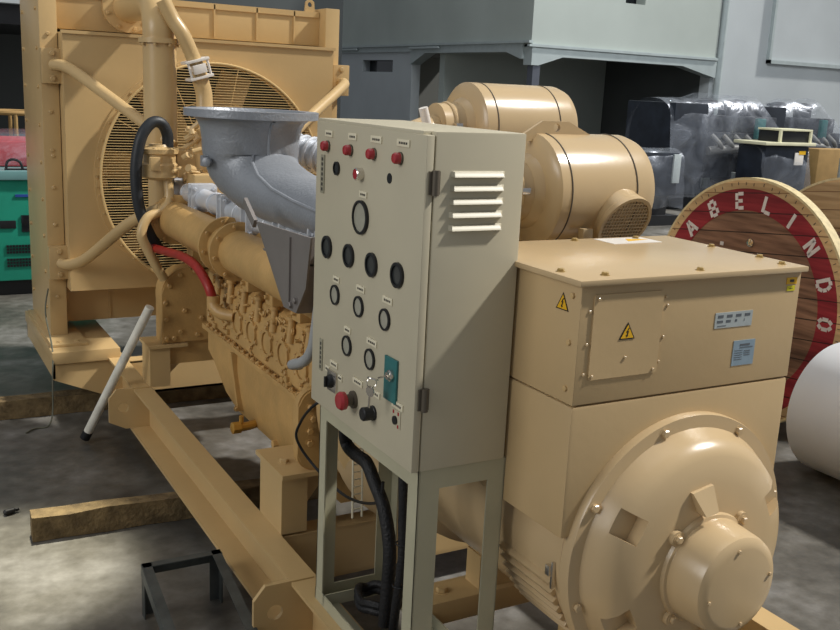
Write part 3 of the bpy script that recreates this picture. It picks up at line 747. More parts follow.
# shaft cap
m = MB(); m.lathe([(.02, .105), (.09, .105), (.104, .102), (.113, .095), (.117, .082), (.123, .012), (.130, .010), (.133, .0), (.152, -.002), (.158, -.008), (.16, -.02)], (XC, 1.43, .700), (0, -1, 0), 64); cap = m.build('shaft_cap', TAN2, al)
for k in range(4):
    m = MB(); a = math.radians(48+90*k); p = V((XC+.138*math.cos(a), 1.425, .700+.138*math.sin(a)))
    m.lathe([(.019, -.02), (.018, .006)], p, (0, -1, 0), 16); m.bolt(p+V((0, -.006, 0)), (0, -1, 0), .009, .009); m.build('cap_bolt', TAN2, cap)
    m = MB(); a = math.radians(10+90*k); m.bolt((XC+.09*math.cos(a), 1.325, .700+.09*math.sin(a)), (0, -1, 0), .0045, .004, False); m.build('cap_screw', TAN2, cap)
# side air slats on the barrel (left)
for k in range(8):
    a0 = math.radians(193+k*5.0)
    c0 = V((XC+.302*math.cos(a0), 1.70, GZ+.302*math.sin(a0))); rad = V((math.cos(a0), 0, math.sin(a0))); tan = V((-math.sin(a0), 0, math.cos(a0)))
    m = MB(); m.obox(c0, rad*.010+tan*.003, V((0, .105, 0)), tan*.008-rad*.003, .003); m.build('air_slat', TAN2, br)
m = MB(); m.box(1.268, 1.276, 1.585, 1.592, .635, .70, .001); m.box(1.262, 1.272, 1.590, 1.606, .665, .69, .002); m.build('slat_clip', CHROME, br)
for y in (1.62, 2.05):
    m = MB(); m.box(1.24, 1.91, y, y+.11, .292, .36, .006); m.box(1.4, 1.75, y+.02, y+.09, .36, .46); m.bolt((1.30, y+.055, .36), (0, 0, 1), .016, .012); m.build('alternator_foot', TAN, al)
ang = math.radians(205)
warn(br, (XC+.335*math.cos(ang), 2.28, GZ+.335*math.sin(ang)+.02), (0, -1, 0), (0, 0, 1), .055, (-1, 0, 0))

# ================================================================== CONTROL CABINET
CX0, CX1, CY0, CY1, CZ0, CZ1 = .987, 1.233, 1.754, 2.325, .893, 1.637
cb = thing('control_cabinet', 'beige electrical control cabinet with gauges and red lamps on an open steel stand', 'control panel', ((CX0+CX1)/2, 2.04, .3))
m = MB(); m.box(CX0+.022, CX1, CY0, CY1, CZ0, CZ1, .004); m.box(CX0+.002, CX0+.03, CY0+.02, CY1-.004, CZ1-.012, CZ1, .003); cbody = m.build('cabinet_body', BEIGE, cb)
m = MB(); m.box(CX0, CX0+.019, CY0-.0, CY1, CZ0, CZ1-.008, .003); door = m.build('door', BEIGE, cb)
for z in (1.532, 1.062):
    m = MB(); m.cyl((CX0+.022, CY0-.006, z-.026), (CX0+.022, CY0-.006, z+.026), .008, n=12); m.box(CX0+.008, CX0+.034, CY0-.004, CY0, z-.024, z+.024); m.build('hinge', HINGE, door)
m = MB()
for z in (1.55, 1.521, 1.493, 1.465, 1.437):
    rings = []
    y = CY0
    m.faces_from([V((1.048, y, z-.006)), V((1.182, y, z-.006)), V((1.182, y, z+.007)), V((1.048, y, z+.007)), V((1.053, y-.010, z-.006)), V((1.177, y-.010, z-.006)), V((1.175, y-.004, z+.005)), V((1.055, y-.004, z+.005))],
                 [(0, 1, 5, 4), (4, 5, 6, 7), (1, 2, 6, 5), (0, 4, 7, 3), (3, 7, 6, 2)])
m.build('louvres', BEIGE, cbody)
XF = CX0
def lamp(y, z, r, h, mt, name):
    q = MB(); q.lathe([(r*1.1, 0), (r*1.1, .004), (r*.95, .005)], (XF, y, z), (-1, 0, 0), 24); b = q.build(name, HINGE, door)
    q = MB(); q.lathe([(r, 0.003), (r, h*.8), (r*.8, h), (.001, h+.001)], (XF, y, z), (-1, 0, 0), 24); q.build('lens', mt, b, label='red cap')
for y, z in ((2.252, 1.571), (2.118, 1.571), (1.993, 1.572), (1.865, 1.573)): lamp(y, z, .0125, .018, REDL, 'indicator_lamp')
q = MB(); q.lathe([(.0145, 0), (.0145, .016), (.012, .018), (.012, .015)], (XF, 2.055, 1.521), (-1, 0, 0), 24, cap=False); b = q.build('push_button', CHROME, door)
q = MB(); q.lathe([(.0118, .0), (.0118, .017)], (XF, 2.055, 1.521), (-1, 0, 0), 20); q.build('button_cap', REDL, b)
def gauge(y, z, r, face, depth=.006, bez=.0045):
    q = MB(); q.lathe([(r-bez, .001), (r-bez, depth), (r, depth*.9), (r, 0)], (XF, y, z), (-1, 0, 0), 36, cap=False); b = q.build('gauge', BLACK, door)
    q = MB(); q.lathe([(r-bez+.0005, .0), (r-bez+.0005, depth*.45)], (XF, y, z), (-1, 0, 0), 30); q.build('dial', face, b)
gauge(2.193, 1.5215, .0165, DIALD); gauge(2.048, 1.421, .040, DIAL, .008, .0055)
q = MB(); q.lathe([(.0115, 0), (.0115, .0012)], (XF, 1.913, 1.5255), (-1, 0, 0), 20); q.build('blanking_plug', BLACK, door)
for y in (2.239, 2.108, 1.983, 1.854): gauge(y, 1.320, .0285, DIALD, .007, .007)
for y in (2.182, 2.044, 1.906): gauge(y, 1.208, .0255, DIAL)
for y in (2.103, 1.974): gauge(y, 1.0965, .0255, DIAL)
def tag(y, z, w=.034, h=.0155, vert=False):
    q = MB(); q.mi = 0; w *= 1.3
    if vert: w, h = h, w
    q.box(XF-.003, XF, y-w/2, y+w/2, z-h/2, z+h/2, .0006); q.mi = 1
    n = 4
    for i in range(n):
        if vert: q.box(XF-.0034, XF-.0028, y-w*.18, y+w*.18, z-h*.4+h*.8*i/n, z-h*.4+h*.8*(i+.7)/n)
        else: q.box(XF-.0034, XF-.0028, y-w*.36+w*.72*i/n, y-w*.36+w*.72*(i+.72)/n, z-h*.16, z+h*.16)
    q.build('label_strip', [LABEL, INK], door)
for y, z, w_ in ((2.245, 1.602, .034), (2.108, 1.603, .034), (1.983, 1.605, .042), (1.853, 1.606, .044), (2.041, 1.475, .03),
              (2.178, 1.248, .028), (2.038, 1.252, .034), (1.897, 1.254, .036), (2.103, 1.136, .028), (1.968, 1.139, .04),
              (2.178, 1.028, .034), (2.218, 1.006, .018), (2.138, 1.003, .018), (2.036, 1.022, .04), (1.942, 1.022, .04), (1.828, 1.028, .04)):
    tag(y, z, w_)
q = MB(); q.box(XF-.003, XF, 2.268, 2.290, 1.452, 1.548, .0008); q.mi = 1
for i in range(7): q.box(XF-.0034, XF-.0028, 2.274, 2.284, 1.458+i*.0125, 1.466+i*.0125)
q.build('side_label', [SIDEL, INK], door)
q = MB(); q.box(XF-.003, XF, 2.252, 2.270, 0.99, 1.075, .0008); q.mi = 1
for i in range(6): q.box(XF-.0034, XF-.0028, 2.257, 2.265, .996+i*.0125, 1.004+i*.0125)
q.build('side_label', [SIDEL, INK], door)
q = MB(); q.box(XF-.006, XF, 2.155, 2.21, .955, 1.01, .002); b = q.build('selector_plate', CHROME, door)
q = MB(); q.lathe([(.018, 0.004), (.017, .012), (.014, .018)], (XF, 2.183, .983), (-1, 0, 0), 24); q.bar((XF-.021, 2.183, .969), (XF-.021, 2.183, .997), .008, .008, .002); q.build('selector_knob', BLACK, b)
q = MB(); q.lathe([(.022, 0), (.022, .006), (.015, .007), (.014, .025)], (XF, 2.056, .972), (-1, 0, 0), 28); b = q.build('emergency_stop', HINGE, door)
q = MB(); q.lathe([(.013, .02), (.0225, .026), (.0235, .036), (.019, .043), (.001, .045)], (XF, 2.056, .972), (-1, 0, 0), 28); q.build('stop_button', REDL, b)
q = MB(); q.lathe([(.018, 0), (.018, .005), (.0165, .006), (.0165, .028), (.014, .031)], (XF, 1.948, .972), (-1, 0, 0), 20); q.build('rotary_knob', BLACK, door)
q = MB(); q.box(XF-.006, XF, 1.832, 1.892, 1.028, 1.13, .002); kp = q.build('key_switch_plate', TEAL, door)
q = MB(); q.lathe([(.013, .006), (.013, .013), (.009, .015), (.009, .019)], (XF, 1.853, 1.092), (-1, 0, 0), 22); q.build('key_lock', CHROME, kp)
q = MB(); q.bar((XF-.02, 1.853, 1.092), (XF-.036, 1.862, 1.086), .007, .002); q.lathe([(.013, -.0012), (.013, .0012)], (XF-.045, 1.868, 1.084), (.3, .1, 1), 16)
q.torus((XF-.046, 1.872, 1.073), (.3, 1, 0), .011, .001, 20, 4)
q.lathe([(.013, -.0012), (.013, .0012)], (XF-.047, 1.876, 1.052), (1, .3, 0), 16); q.bar((XF-.047, 1.877, 1.045), (XF-.046, 1.882, 1.012), .007, .002); q.build('key', CHROME, kp)
q = MB(); q.box(XF-.002, XF, 1.812, 1.852, .975, 1.016, .0005); b = q.build('toggle_plate', BEIGE, door)
q = MB(); q.lathe([(.010, .001), (.010, .006)], (XF, 1.834, .992), (-1, 0, 0), 16); q.build('toggle_hole', BLACK, b)
for dy, dz in ((-.013, .018), (.01, .018), (-.013, -.012)):
    q = MB(); q.box(XF-.003, XF-.001, 1.834+dy-.003, 1.834+dy+.003, .992+dz-.004, .992+dz+.004); q.build('toggle_mark', REDL, b)
# stand
SX0, SX1 = 1.010, 1.240
LX = ((SX0, SX0+.054), (SX1-.046, SX1)); LY = ((CY0+.004, CY0+.052), (CY1-.055, CY1-.012))
for (a, b_) in LX:
    for (c_, d_) in LY:
        q = MB(); xo = a if a < 1.1 else b_-.004; yo = c_ if c_ < 2 else d_-.004
        q.box(xo, xo+.004, c_, d_, .3, .87); q.box(a, b_, yo, yo+.004, .3, .87); q.build('leg', BEIGE2, cb)
ya, yb = CY0+.004, CY1-.012
q = MB(); q.box(SX0-.0005, SX0+.004, ya-.0005, yb, .845, .893); q.box(SX1-.004, SX1+.0005, ya-.0005, yb, .845, .893)
q.box(SX0-.0005, SX1+.0005, ya-.0005, ya+.004, .845, .893); q.box(SX0-.0005, SX1+.0005, yb-.004, yb+.0005, .845, .893); q.box(SX0, SX1, ya, yb, .886, .8935); q.build('top_rail', BEIGE2, cb)
q = MB(); q.box(SX0-.001, SX0+.045, ya, yb+.001, .3, .304); q.box(SX0-.001, SX0+.003, ya-.001, yb+.001, .3, .335); q.box(SX1-.04, SX1, ya, yb, .3, .304); q.box(SX1-.004, SX1, ya, yb, .3, .335)
q.box(SX0, SX1, yb-.04, yb, .3005, .3045); q.box(SX0-.001, SX1+.001, yb-.003, yb+.001, .3, .335); q.box(SX0-.001, SX1+.001, yb-.058, yb-.054, .3, .335); q.box(SX0, SX1, ya, ya+.04, .3, .304); q.build('bottom_rail', BEIGE2, cb)
# cable bundles hanging out of the cabinet floor
q = MB(); q.tube([(1.10, 2.30, .9), (1.09, 2.32, .80), (1.10, 2.33, .745), (1.10, 2.27, .735), (1.10, 2.20, .735), (1.10, 2.15, .70), (1.10, 2.09, .65), (1.10, 2.05, .56), (1.10, 2.05, .46), (1.10, 2.06, .33)], .018, 12)
tagd(q.build('power_cable', CABLE), 'thick black cable bundle hanging from the cabinet inside the beige stand', 'cable', None)
q = MB(); q.tube([(1.09, 1.99, .9), (1.095, 1.985, .78), (1.10, 1.985, .66), (1.10, 1.98, .55), (1.10, 2.0, .42), (1.11, 2.03, .32)], .012, 12)
q.torus((1.1, 1.982, .60), (0, 0, 1), .017, .002, 14, 5); q.torus((1.1, 1.99, .48), (0, 0, 1), .017, .002, 14, 5)
tagd(q.build('signal_cable', CABLE), 'slimmer black cable hanging beside the thick bundle in the stand', 'cable', None)
q = MB(); pts = [(1.13+.05*math.cos(t*PI/6), 2.16+.075*math.sin(t*PI/6), .322+.0016*t+(.01 if t % 3 else 0)) for t in range(0, 25)]
q.tube(pts, .011, 10, k=4); tagd(q.build('cable_coil', CABLE), 'black cable coiled on the bottom rail of the cabinet stand', 'cable', None)
q = MB(); q.tube([(1.03, 2.33, .885), (1.01, 2.37, .85), (1.02, 2.47, .775), (1.02, 2.5, .71), (1.06, 2.46, .635), (1.09, 2.30, .60), (1.1, 2.13, .65), (1.1, 2.1, .72)], .0042, 8)
tagd(q.build('thin_wire', BLACK), 'thin black wire looping out past the left leg of the cabinet stand', 'wire', None)
q = MB()
q.cyl((1.14, 2.37, .74), (1.14, 2.36, .50), .003, n=6); q.cyl((1.17, 2.37, .74), (1.17, 2.36, .50), .003, n=6)
for i in range(10): q.cyl((1.14, 2.368, .73-.023*i), (1.17, 2.368, .73-.023*i), .002, n=6)
q.cyl((1.155, 2.36, .74), (1.155, 2.36, .76), .003, n=6)
q.box(1.12, 1.2, 2.352, 2.372, .755, .765)
q.build('cable_ladder', LABEL, cb)

# ================================================================== LOOSE THINGS ON THE FLOOR
m = MB(); a = V((1.06, 4.30, .76)); b = V((.80, 4.56, .035)); a = V((1.045, 4.34, .70)); b = V((.79, 4.58, .034)); 
d = (b-a).normalized(); m.cyl(a, b, .0205, n=24)
po = m.build('plastic_pipe', PVC); tagd(po, 'white plastic pipe leaning against the front mount of the engine', 'pipe')
m = MB(); m.lathe([(.0225, -.03), (.024, -.028), (.024, .012), (.018, .012), (.018, -.02)], b, d, 24, cap=False); m.lathe([(.018, -.02), (.018, -.018)], b, d, 20); m.build('pipe_socket', BLACK, po, label='black end socket')
random.seed(11)
def timber(name, p0, p1, w, h, label, group=None):
    p0 = V(p0); p1 = V(p1); d = (p1-p0); L = d.length; d.normalize(); n = V((-d.y, d.x, 0))
    q = MB(); k = 14; rings = []
    for i in range(k+1):
        c = p0+d*L*i/k
        j = lambda: random.uniform(-.004, .004)
        rings.append([c+n*(w/2+j())+V((0, 0, .002)), c+n*(w/2+j())+V((0, 0, h+j())), c-n*(w/2+j())+V((0, 0, h+j())), c-n*(w/2+j())+V((0, 0, .002))])
    q.loft(rings); o = q.build(name, TIMBER, None, sharp=25); tagd(o, label, 'timber', 'timber beams under the skid'); return o
timber('timber_beam', (.42, 3.635, 0), (2.3, 3.56, 0), .075, .098, 'weathered timber beam lying under the skid, nearest the camera')
timber('timber_beam', (.1, 5.10, 0), (2.5, 5.02, 0), .09, .098, 'weathered timber beam under the skid by the radiator outrigger')
# grey angle-iron bench frame
bf = thing('bench_frame', 'dark grey angle-iron table frame standing against the tan skid at the bottom edge', 'metal frame', (.75, 2.6, 0))
c4 = [V((.665, 2.93, .175)), V((.922, 2.90, .185)), V((.905, 2.12, .185)), V((.64, 2.12, .175))]
c4 = [V((.665, 2.93, .18)), V((.925, 2.93, .18)), V((.84, 2.10, .18)), V((.60, 2.10, .18))]
for i in range(4):
    a, b = c4[i], c4[(i+1) % 4]; dd = (b-a).normalized(); inn = V((dd.y, -dd.x, 0))
    if (sum(c4, V())/4-a).dot(inn) < 0: inn = -inn
    q = MB(); q.obox((a+b)/2+inn*.015, (b-a)/2, inn*.015, V((0, 0, .002))); q.obox((a+b)/2+V((0, 0, -.02)), (b-a)/2, inn*.002, V((0, 0, .02)))
    q.build('top_rail', STEEL, bf)
cen = sum(c4, V())/4
for p in c4:
    s1 = 1 if cen.x > p.x else -1; s2 = 1 if cen.y > p.y else -1
    q = MB(); q.box(*sorted((p.x, p.x+s1*.035)), *sorted((p.y, p.y+s2*.004)), 0, .178); q.box(*sorted((p.x, p.x+s1*.004)), *sorted((p.y, p.y+s2*.035)), 0, .178); q.build('leg', STEEL, bf)
m = MB(); m.lathe([(.008, 0), (.012, .005), (.012, .04), (.007, .045), (.007, .06)], (.35, 3.88, .013), (1, .35, 0), 14); tagd(m.build('pipe_fitting', BLACK), 'small black pipe fitting lying on the floor at the left edge', 'fitting')
m = MB(); m.tube([(.742, 5.25, .62), (.72, 5.22, .5), (.715, 5.0, .36), (.70, 4.93, .22), (.69, 4.9, .06), (.66, 4.86, .006), (.6, 4.85, .006), (.55, 4.8, .006)], .004, 6)
tagd(m.build('loose_wire', mat('grey_wire', (96, 96, 80), .6)), 'thin grey wire trailing from the left radiator column to the floor', 'wire')

# silver drum on the right
m = MB(); cy = V((3.98, 2.95, .322))
m.lathe([(.30, 0), (.316, .004), (.32, .012), (.32, 2.6), (.316, 2.61), (.001, 2.61)], cy, (0, -1, 0), 80)
m.lathe([(.001, .0), (.30, .0)], cy, (0, -1, 0), 60, cap=False)
dr = m.build('metal_drum', GALV); tagd(dr, 'large plain silver drum lying on its side at the right edge', 'drum')
m = MB(); m.tube([(3.71, 2.4, .50), (3.69, 2.5, .49), (3.69, 2.6, .485)], .002, 5); m.build('tape_edge', PALE, dr)

# ================================================================== CABLE REEL
def reel(x0, yc, zc, R, label, lettered):
    t = thing('cable_reel', label, 'cable reel', (x0, yc, 0))
    for side, xa, xb in ((0, x0, x0+.05), (1, x0+.80, x0+.85)):
        q = MB(); q.mi = 0
        q.lathe([(.03, 0), (R-.012, 0), (R-.012, xb-xa), (.03, xb-xa), (.03, 0)], (xa, yc, zc), (1, 0, 0), 96, cap=False)
        q.build('flange', REELW if side == 0 else REELP, t)
        q = MB(); q.ring((xa-.003, yc, zc), (1, 0, 0), R, .013, xb-xa+.006, 96); q.build('flange_rim', PLAINW, t)
    q = MB(); q.cyl((x0+.05, yc, zc), (x0+.80, yc, zc), .36, n=48); q.build('drum_core', REELW, t)
    if lettered:
        q = MB(); q.ring((x0-.004, yc, zc), (1, 0, 0), R-.013, .045, .004, 96); q.build('outer_band', REELP, t)
        q = MB(); q.ring((x0-.003, yc, zc), (1, 0, 0), R-.056, .118, .003, 96); q.build('painted_band', REELR, t, label='red painted ring')
        for i in range(72):
            q = MB()
            a = 2*PI*i/72+random.uniform(-.015, .015); r0 = R-.043+random.uniform(-.006, .006); r1 = r0+.016
            q.bar((x0-.0045, yc+r0*math.cos(a), zc+r0*math.sin(a)), (x0-.0045, yc+r1*math.cos(a), zc+r1*math.sin(a)), .0035, .0035)
            q.build('nail', HINGE, t)
        q = MB(); q.ring((x0-.012, yc+.02, zc+.19-.12), (1, 0, 0), .03, .014, .014, 24); q.cyl((x0-.01, yc, zc), (x0+.02, yc, zc), .03, n=24); q.build('hub_plate', CHROME, t)
        q = MB(); q.lathe([(.022, 0), (.022, .012), (.008, .016)], (x0, yc-.02, zc+.33), (-1, 0, 0), 18); q.build('hub_bolt', CHROME, t)
        # stencilled letters; u runs to the reader's right (-Y), v outward
        H = .084
        G = {
            'A': [((-.42, 0), (-.05, 1)), ((.42, 0), (.05, 1)), ((-.2, .33), (.2, .33))],
            'B': [((-.32, 0), (-.32, .45)), ((-.32, .55), (-.32, 1)), ((-.18, .97), (.2, .97)), ((.26, .9), (.26, .6)), ((-.18, .5), (.22, .5)), ((.32, .42), (.32, .08)), ((-.18, .03), (.24, .03))],
            'E': [((-.3, 0), (-.3, .45)), ((-.3, .55), (-.3, 1)), ((-.14, .95), (.34, .95)), ((-.14, .5), (.26, .5)), ((-.14, .05), (.34, .05))],
            'L': [((-.3, 0), (-.3, 1)), ((-.14, .05), (.36, .05))],
            'I': [((0, 0), (0, 1))],
            'N': [((-.34, 0), (-.34, 1)), ((.34, 0), (.34, 1)), ((-.22, .92), (.22, .08))],
            'D': [((-.32, 0), (-.32, 1)), ((-.18, .96), (.1, .96)), ((.14, .93), (.34, .68)), ((.35, .62), (.35, .36)), ((.34, .32), (.14, .07)), ((-.18, .04), (.1, .04))],
            'O': [((-.1, .97), (-.32, .75)), ((-.34, .7), (-.34, .3)), ((-.32, .25), (-.1, .03)), ((.1, .97), (.32, .75)), ((.34, .7), (.34, .3)), ((.32, .25), (.1, .03))]}
        for ch, adeg in zip('ABELINDO', (-50.5, -29.7, -9.3, 10.7, 29, 48, 69, 89.5)):
            a = math.radians(adeg); v = V((0, -math.sin(a), math.cos(a))); u = V((0, -math.cos(a), -math.sin(a)))
            o = V((x0-.0045, yc, zc))+v*(R-.166)
            q = MB()
            for (p, r_) in G[ch]:
                P0 = o+u*p[0]*.072+v*p[1]*H; P1 = o+u*r_[0]*.072+v*r_[1]*H; dd = (P1-P0).normalized(); nn = dd.cross(V((1, 0, 0)))
                q.obox((P0+P1)/2, (P1-P0)/2+dd*.0, nn*.0095, V((.0012, 0, 0)))
            q.build('stencil_letter', WHITEP, t)
        q = MB(); random.seed(4)
        for i in range(7):
            y_, z_ = yc+random.uniform(-.25, .28), zc+random.uniform(.18, .32)
            q.box(x0-.0012, x0+.001, y_-random.uniform(.005, .02), y_+random.uniform(.005, .02), z_-.008, z_+.012)
        q.build('chalk_marks', WHITEP, t)
    return t
reel(4.06, 3.66, .674, .672, 'big wooden cable reel with red ring and white stencilled letters', True)

# ================================================================== LEFT BACKGROUND
gg = thing('green_generator', 'green canopied generator set standing at the left edge behind the radiator', 'generator', (.2, 8.6, 0))
m = MB(); m.box(-.8, 1.6, 8.0, 9.2, .12, .90, .01); m.box(-.8, 1.6, 7.995, 8.0, .895, .9); gb = m.build('enclosure', GREEN, gg)
m = MB(); m.box(-.83, 1.63, 7.97, 9.23, .90, .97, .01); m.build('roof_panel', GREENT, gg)
m = MB(); m.box(-.75, 1.55, 8.05, 9.15, 0, .12); m.build('base_frame', BLACK, gg)
m = MB(); m.tube([(.87, 8.05, .97), (.88, 8.05, 1.03), (.92, 8.05, 1.05), (.97, 8.05, 1.03), (.99, 8.05, .97)], .01, 8); m.box(.86, 1.02, 8.03, 8.08, .968, .98); m.build('handle', BLACK, gg)
for z0 in (.23, .335):
    m = MB()
    for i in range(10):
        for j in range(3): m.box(.84+.022*i, .856+.022*i, 7.992, 8.003, z0+.024*j, z0+.017+.024*j)
    m.build('vent_grille', BLACK, gb)
m = MB(); m.box(.955, 1.06, 7.99, 8.003, .5, .63, .002); m.build('inspection_window', GLASSD, gb)
m = MB(); m.box(.8, .915, 7.99, 8.003, .53, .59, .002); m.build('latch', BLACK, gb)
m = MB(); m.box(.92, 1.05, 7.992, 8.003, .77, .79); m.build('badge', mat('blue_badge', (40, 70, 150), .5), gb)
m = MB(); m.box(-.7, 1.3, 8.3, 9.0, .97, 1.17, .03); rp = m.build('red_box', REDP); tagd(rp, 'red box under clear plastic on top of the green generator', 'box')
m = MB(); rr_ = []
random.seed(2)
for i in range(16):
    x = -.8+2.25*i/15; rr_.append([V((x, 8.22, .99)), V((x, 8.24+random.uniform(-.02, .02), 1.12+random.uniform(-.03, .03))), V((x, 8.34, 1.2+random.uniform(0, .04))), V((x, 8.7, 1.22+random.uniform(0, .03))), V((x, 9.05, 1.17)), V((x, 9.1, .99))])
m.loft(rr_, cap=False, close=False); tagd(m.build('plastic_cover', FILM, sharp=80), 'crumpled clear plastic sheet draped over the red box', 'plastic sheet')
ch = thing('brown_barrel_seat', 'brown rounded seat back standing behind the green generator', 'chair', (1.15, 9.9, 0))
m = MB()
pts = [(1.15+.24*math.cos(a), 9.9+.2*math.sin(a)) for a in [PI*2*i/24 for i in range(25)]]
m.tube([(x, y, 1.33) for x, y in pts], .022, 8, k=2); m.build('top_rail', CARD, ch)
for i in range(0, 24, 3):
    x, y = pts[i]; MB().cyl((x, y, .45), (x, y, 1.33), .018, n=10).build('upright', CARD, ch)
m = MB(); m.lathe([(.24, 0), (.25, .04), (.01, .05)], (1.15, 9.9, .42), (0, 0, 1), 28); m.build('seat', CARD, ch)
for i in range(4):
    x, y = pts[3+6*i]; MB().cyl((x, y, 0), (x, y, .45), .02, n=10).build('leg', CARD, ch)

# ================================================================== WRAPPED ENGINES IN THE BACKGROUND
def blob_cover(name, secs, label):
    """plastic film hung over a machine: sections (x, y0, y1, z0, z1)"""
    q = MB(); rings = []
    for (x, y0, y1, zb, zt) in secs:
        r = []
        for t in range(21):
            a = PI*t/20; yy = (y0+y1)/2-(y1-y0)/2*math.copysign(abs(math.cos(a))**.55, math.cos(a)); zz = zb+(zt-zb)*abs(math.sin(a))**.5
            j = .03*math.sin(x*5+t*.9)+random.uniform(-.006, .006)
            r.append(V((x+random.uniform(-.01, .01), yy+j, max(zz+j*.5, .02))))
        rings.append(r)
    q.loft(rings, cap=False, close=False); o = q.build(name, FILM, None, sharp=80); tagd(o, label, 'plastic sheet', 'clear plastic covers in the background'); return o
def wrapped_engine(x0, y0, label, sc=1.0):
    t = thing('wrapped_engine', label, 'engine', (x0+1.8*sc, y0+.5, 0), 'wrapped engines by the back wall')
    def bx(n, mt, *b, bev=.02):
        b = list(b); q = MB(); q.box(x0+b[0]*sc, x0+b[1]*sc, y0+b[2], y0+b[3], b[4], b[5], bev); q.build(n, mt, t)
    bx('radiator_block', DARKM, 0, .72, -.05, 1.1, .25, 1.70)
    bx('skid_rail', BLACK, .1, 4.3, -.02, .12, .0, .22); bx('skid_rail', BLACK, .1, 4.3, .9, 1.05, .0, .22)
    bx('engine_block', DARKM2, .85, 2.7, .1, 1.0, .5, 1.25)
    bx('engine_head', DARKM2, .95, 2.6, .2, .9, 1.25, 1.52)
    bx('alternator_body', DARKM2, 2.8, 3.9, .15, .95, .3, 1.05)
    for a in (1.15, 1.92):
        q = MB(); q.lathe([(.16, 0), (.17, .05), (.17, .2), (.22, .22), (.22, .26), (.05, .3)], (x0+a*sc, y0+.5, 1.5), (0, 0, 1), 24); q.build('air_intake', DARKM2, t)
    q = MB(); 
    for i in range(6): q.tube([(x0+(1.0+i*.26)*sc, y0+.1, 1.2), (x0+(1.06+i*.26)*sc, y0-.02, 1.08), (x0+(1.15+i*.26)*sc, y0+.0, 1.0)], .04, 10)
    q.tube([(x0+.9*sc, y0+.06, .95), (x0+1.8*sc, y0-.0, 1.0), (x0+2.6*sc, y0+.06, .9)], .07, 12); q.build('exhaust_runner', mat('pale_runner', (120, 120, 118), .5), t)
    q = MB(); q.box(x0+1.95*sc, x0+2.15*sc, y0+.02, y0+.1, 1.15, 1.5, .02); q.build('filter_canister', TEAL, t)
    q = MB()
    for i in range(3): q.cyl((x0+(1.5+i*.17)*sc, y0-.02, .35), (x0+(1.5+i*.17)*sc, y0-.02, .6), .06, n=14)
    q.build('fuel_filter', PLATE, t)
    return t
wrapped_engine(11.15, 11.9, 'dark engine wrapped in clear plastic directly behind the lettered cable reel')
blob_cover('plastic_cover', [(11.08, 11.78, 12.9, .2, 1.75), (11.5, 11.75, 12.95, .2, 1.79), (11.9, 11.72, 12.95, .2, 1.79), (12.2, 11.7, 12.95, .2, 1.87), (12.5, 11.7, 12.95, .2, 1.86), (12.8, 11.7, 12.95, .2, 1.83), (13.1, 11.7, 12.95, .2, 1.88), (13.3, 11.7, 12.95, .2, 1.70), (13.6, 11.7, 12.95, .2, 1.42), (14.0, 11.7, 12.95, .2, 1.18), (14.4, 11.7, 12.95, .2, 1.03), (14.9, 11.7, 12.95, .2, .90)],
           'clear plastic sheet stretched over the nearer wrapped engine')
wrapped_engine(14.35, 13.05, 'dark engine wrapped in clear plastic at the right, further back against the wall', .9)
blob_cover('plastic_cover', [(14.28, 13.0, 13.95, .2, 1.62), (14.7, 13.0, 13.95, .2, 1.7), (15.05, 13.0, 13.95, .2, 1.76), (15.4, 13.0, 13.95, .2, 1.88), (15.75, 13.0, 13.95, .2, 1.8), (16.1, 13.0, 13.95, .2, 1.88), (16.5, 13.0, 13.95, .2, 1.62), (16.9, 13.0, 13.95, .2, 1.38), (17.4, 13.0, 13.95, .2, 1.15), (18.0, 13.0, 13.95, .2, 1.0)],
           'clear plastic sheet over the wrapped engine further back')
# crate with cream lid box between them
cr_ = thing('black_crate', 'black-wrapped crate with cream board top standing beside the nearer wrapped engine', 'crate', (12.9, 11.3, 0))
m = MB(); m.box(12.36, 13.36, 11.02, 11.6, .05, 1.10, .03); m.build('crate_body', DARKM, cr_)
m = MB(); m.box(12.28, 13.44, 10.96, 11.64, 1.11, 1.16, .01); m.build('top_board', CRATEW, cr_)
m = MB(); m.box(12.68, 13.36, 11.05, 11.5, 1.16, 1.34, .01); m.build('display_box', BLACK, cr_)
m = MB(); m.box(12.65, 13.39, 11.02, 11.5, 1.34, 1.37, .005); m.box(12.65, 12.69, 11.02, 11.06, 1.16, 1.34); m.box(13.35, 13.39, 11.02, 11.06, 1.16, 1.34); m.build('display_frame', CRATEW, cr_)
m = MB(); m.box(13.02, 13.22, 10.995, 11.01, .80, 1.0, .003); m.mi = 1; m.box(13.1, 13.25, 10.99, 11.0, .97, 1.03); m.build('shipping_label', [PALE, YELLOW], cr_)
blob_cover('plastic_cover', [(12.3, 10.97, 11.68, .03, 1.09), (12.6, 10.95, 11.68, .03, 1.09), (12.9, 10.97, 11.68, .03, 1.09), (13.15, 10.95, 11.68, .03, 1.09), (13.42, 10.97, 11.68, .03, 1.09)],
           'clear plastic film wrapped around the black crate')
wc = thing('wrapped_cabinet', 'small dark cabinet in clear plastic just right of the near air cleaner', 'cabinet', (9.55, 10.6, 0))
m = MB(); m.box(9.22, 9.86, 10.3, 10.8, .42, 1.02, .02); m.build('cabinet_body', DARKM, wc)
m = MB(); m.box(9.74, 9.87, 10.27, 10.3, .6, 1.0, .005); m.build('cabinet_edge', PLATE, wc)
m = MB(); m.box(9.15, 9.95, 10.3, 10.85, 0, .14); m.box(9.3, 9.8, 10.4, 10.75, .14, .42); m.build('cabinet_base', BLACK, wc)
blob_cover('plastic_cover', [(9.16, 10.22, 10.9, .3, 1.03), (9.4, 10.2, 10.9, .25, 1.07), (9.65, 10.22, 10.9, .3, 1.05), (9.92, 10.2, 10.9, .25, 1.06)], 'clear plastic film hanging over the small dark cabinet')
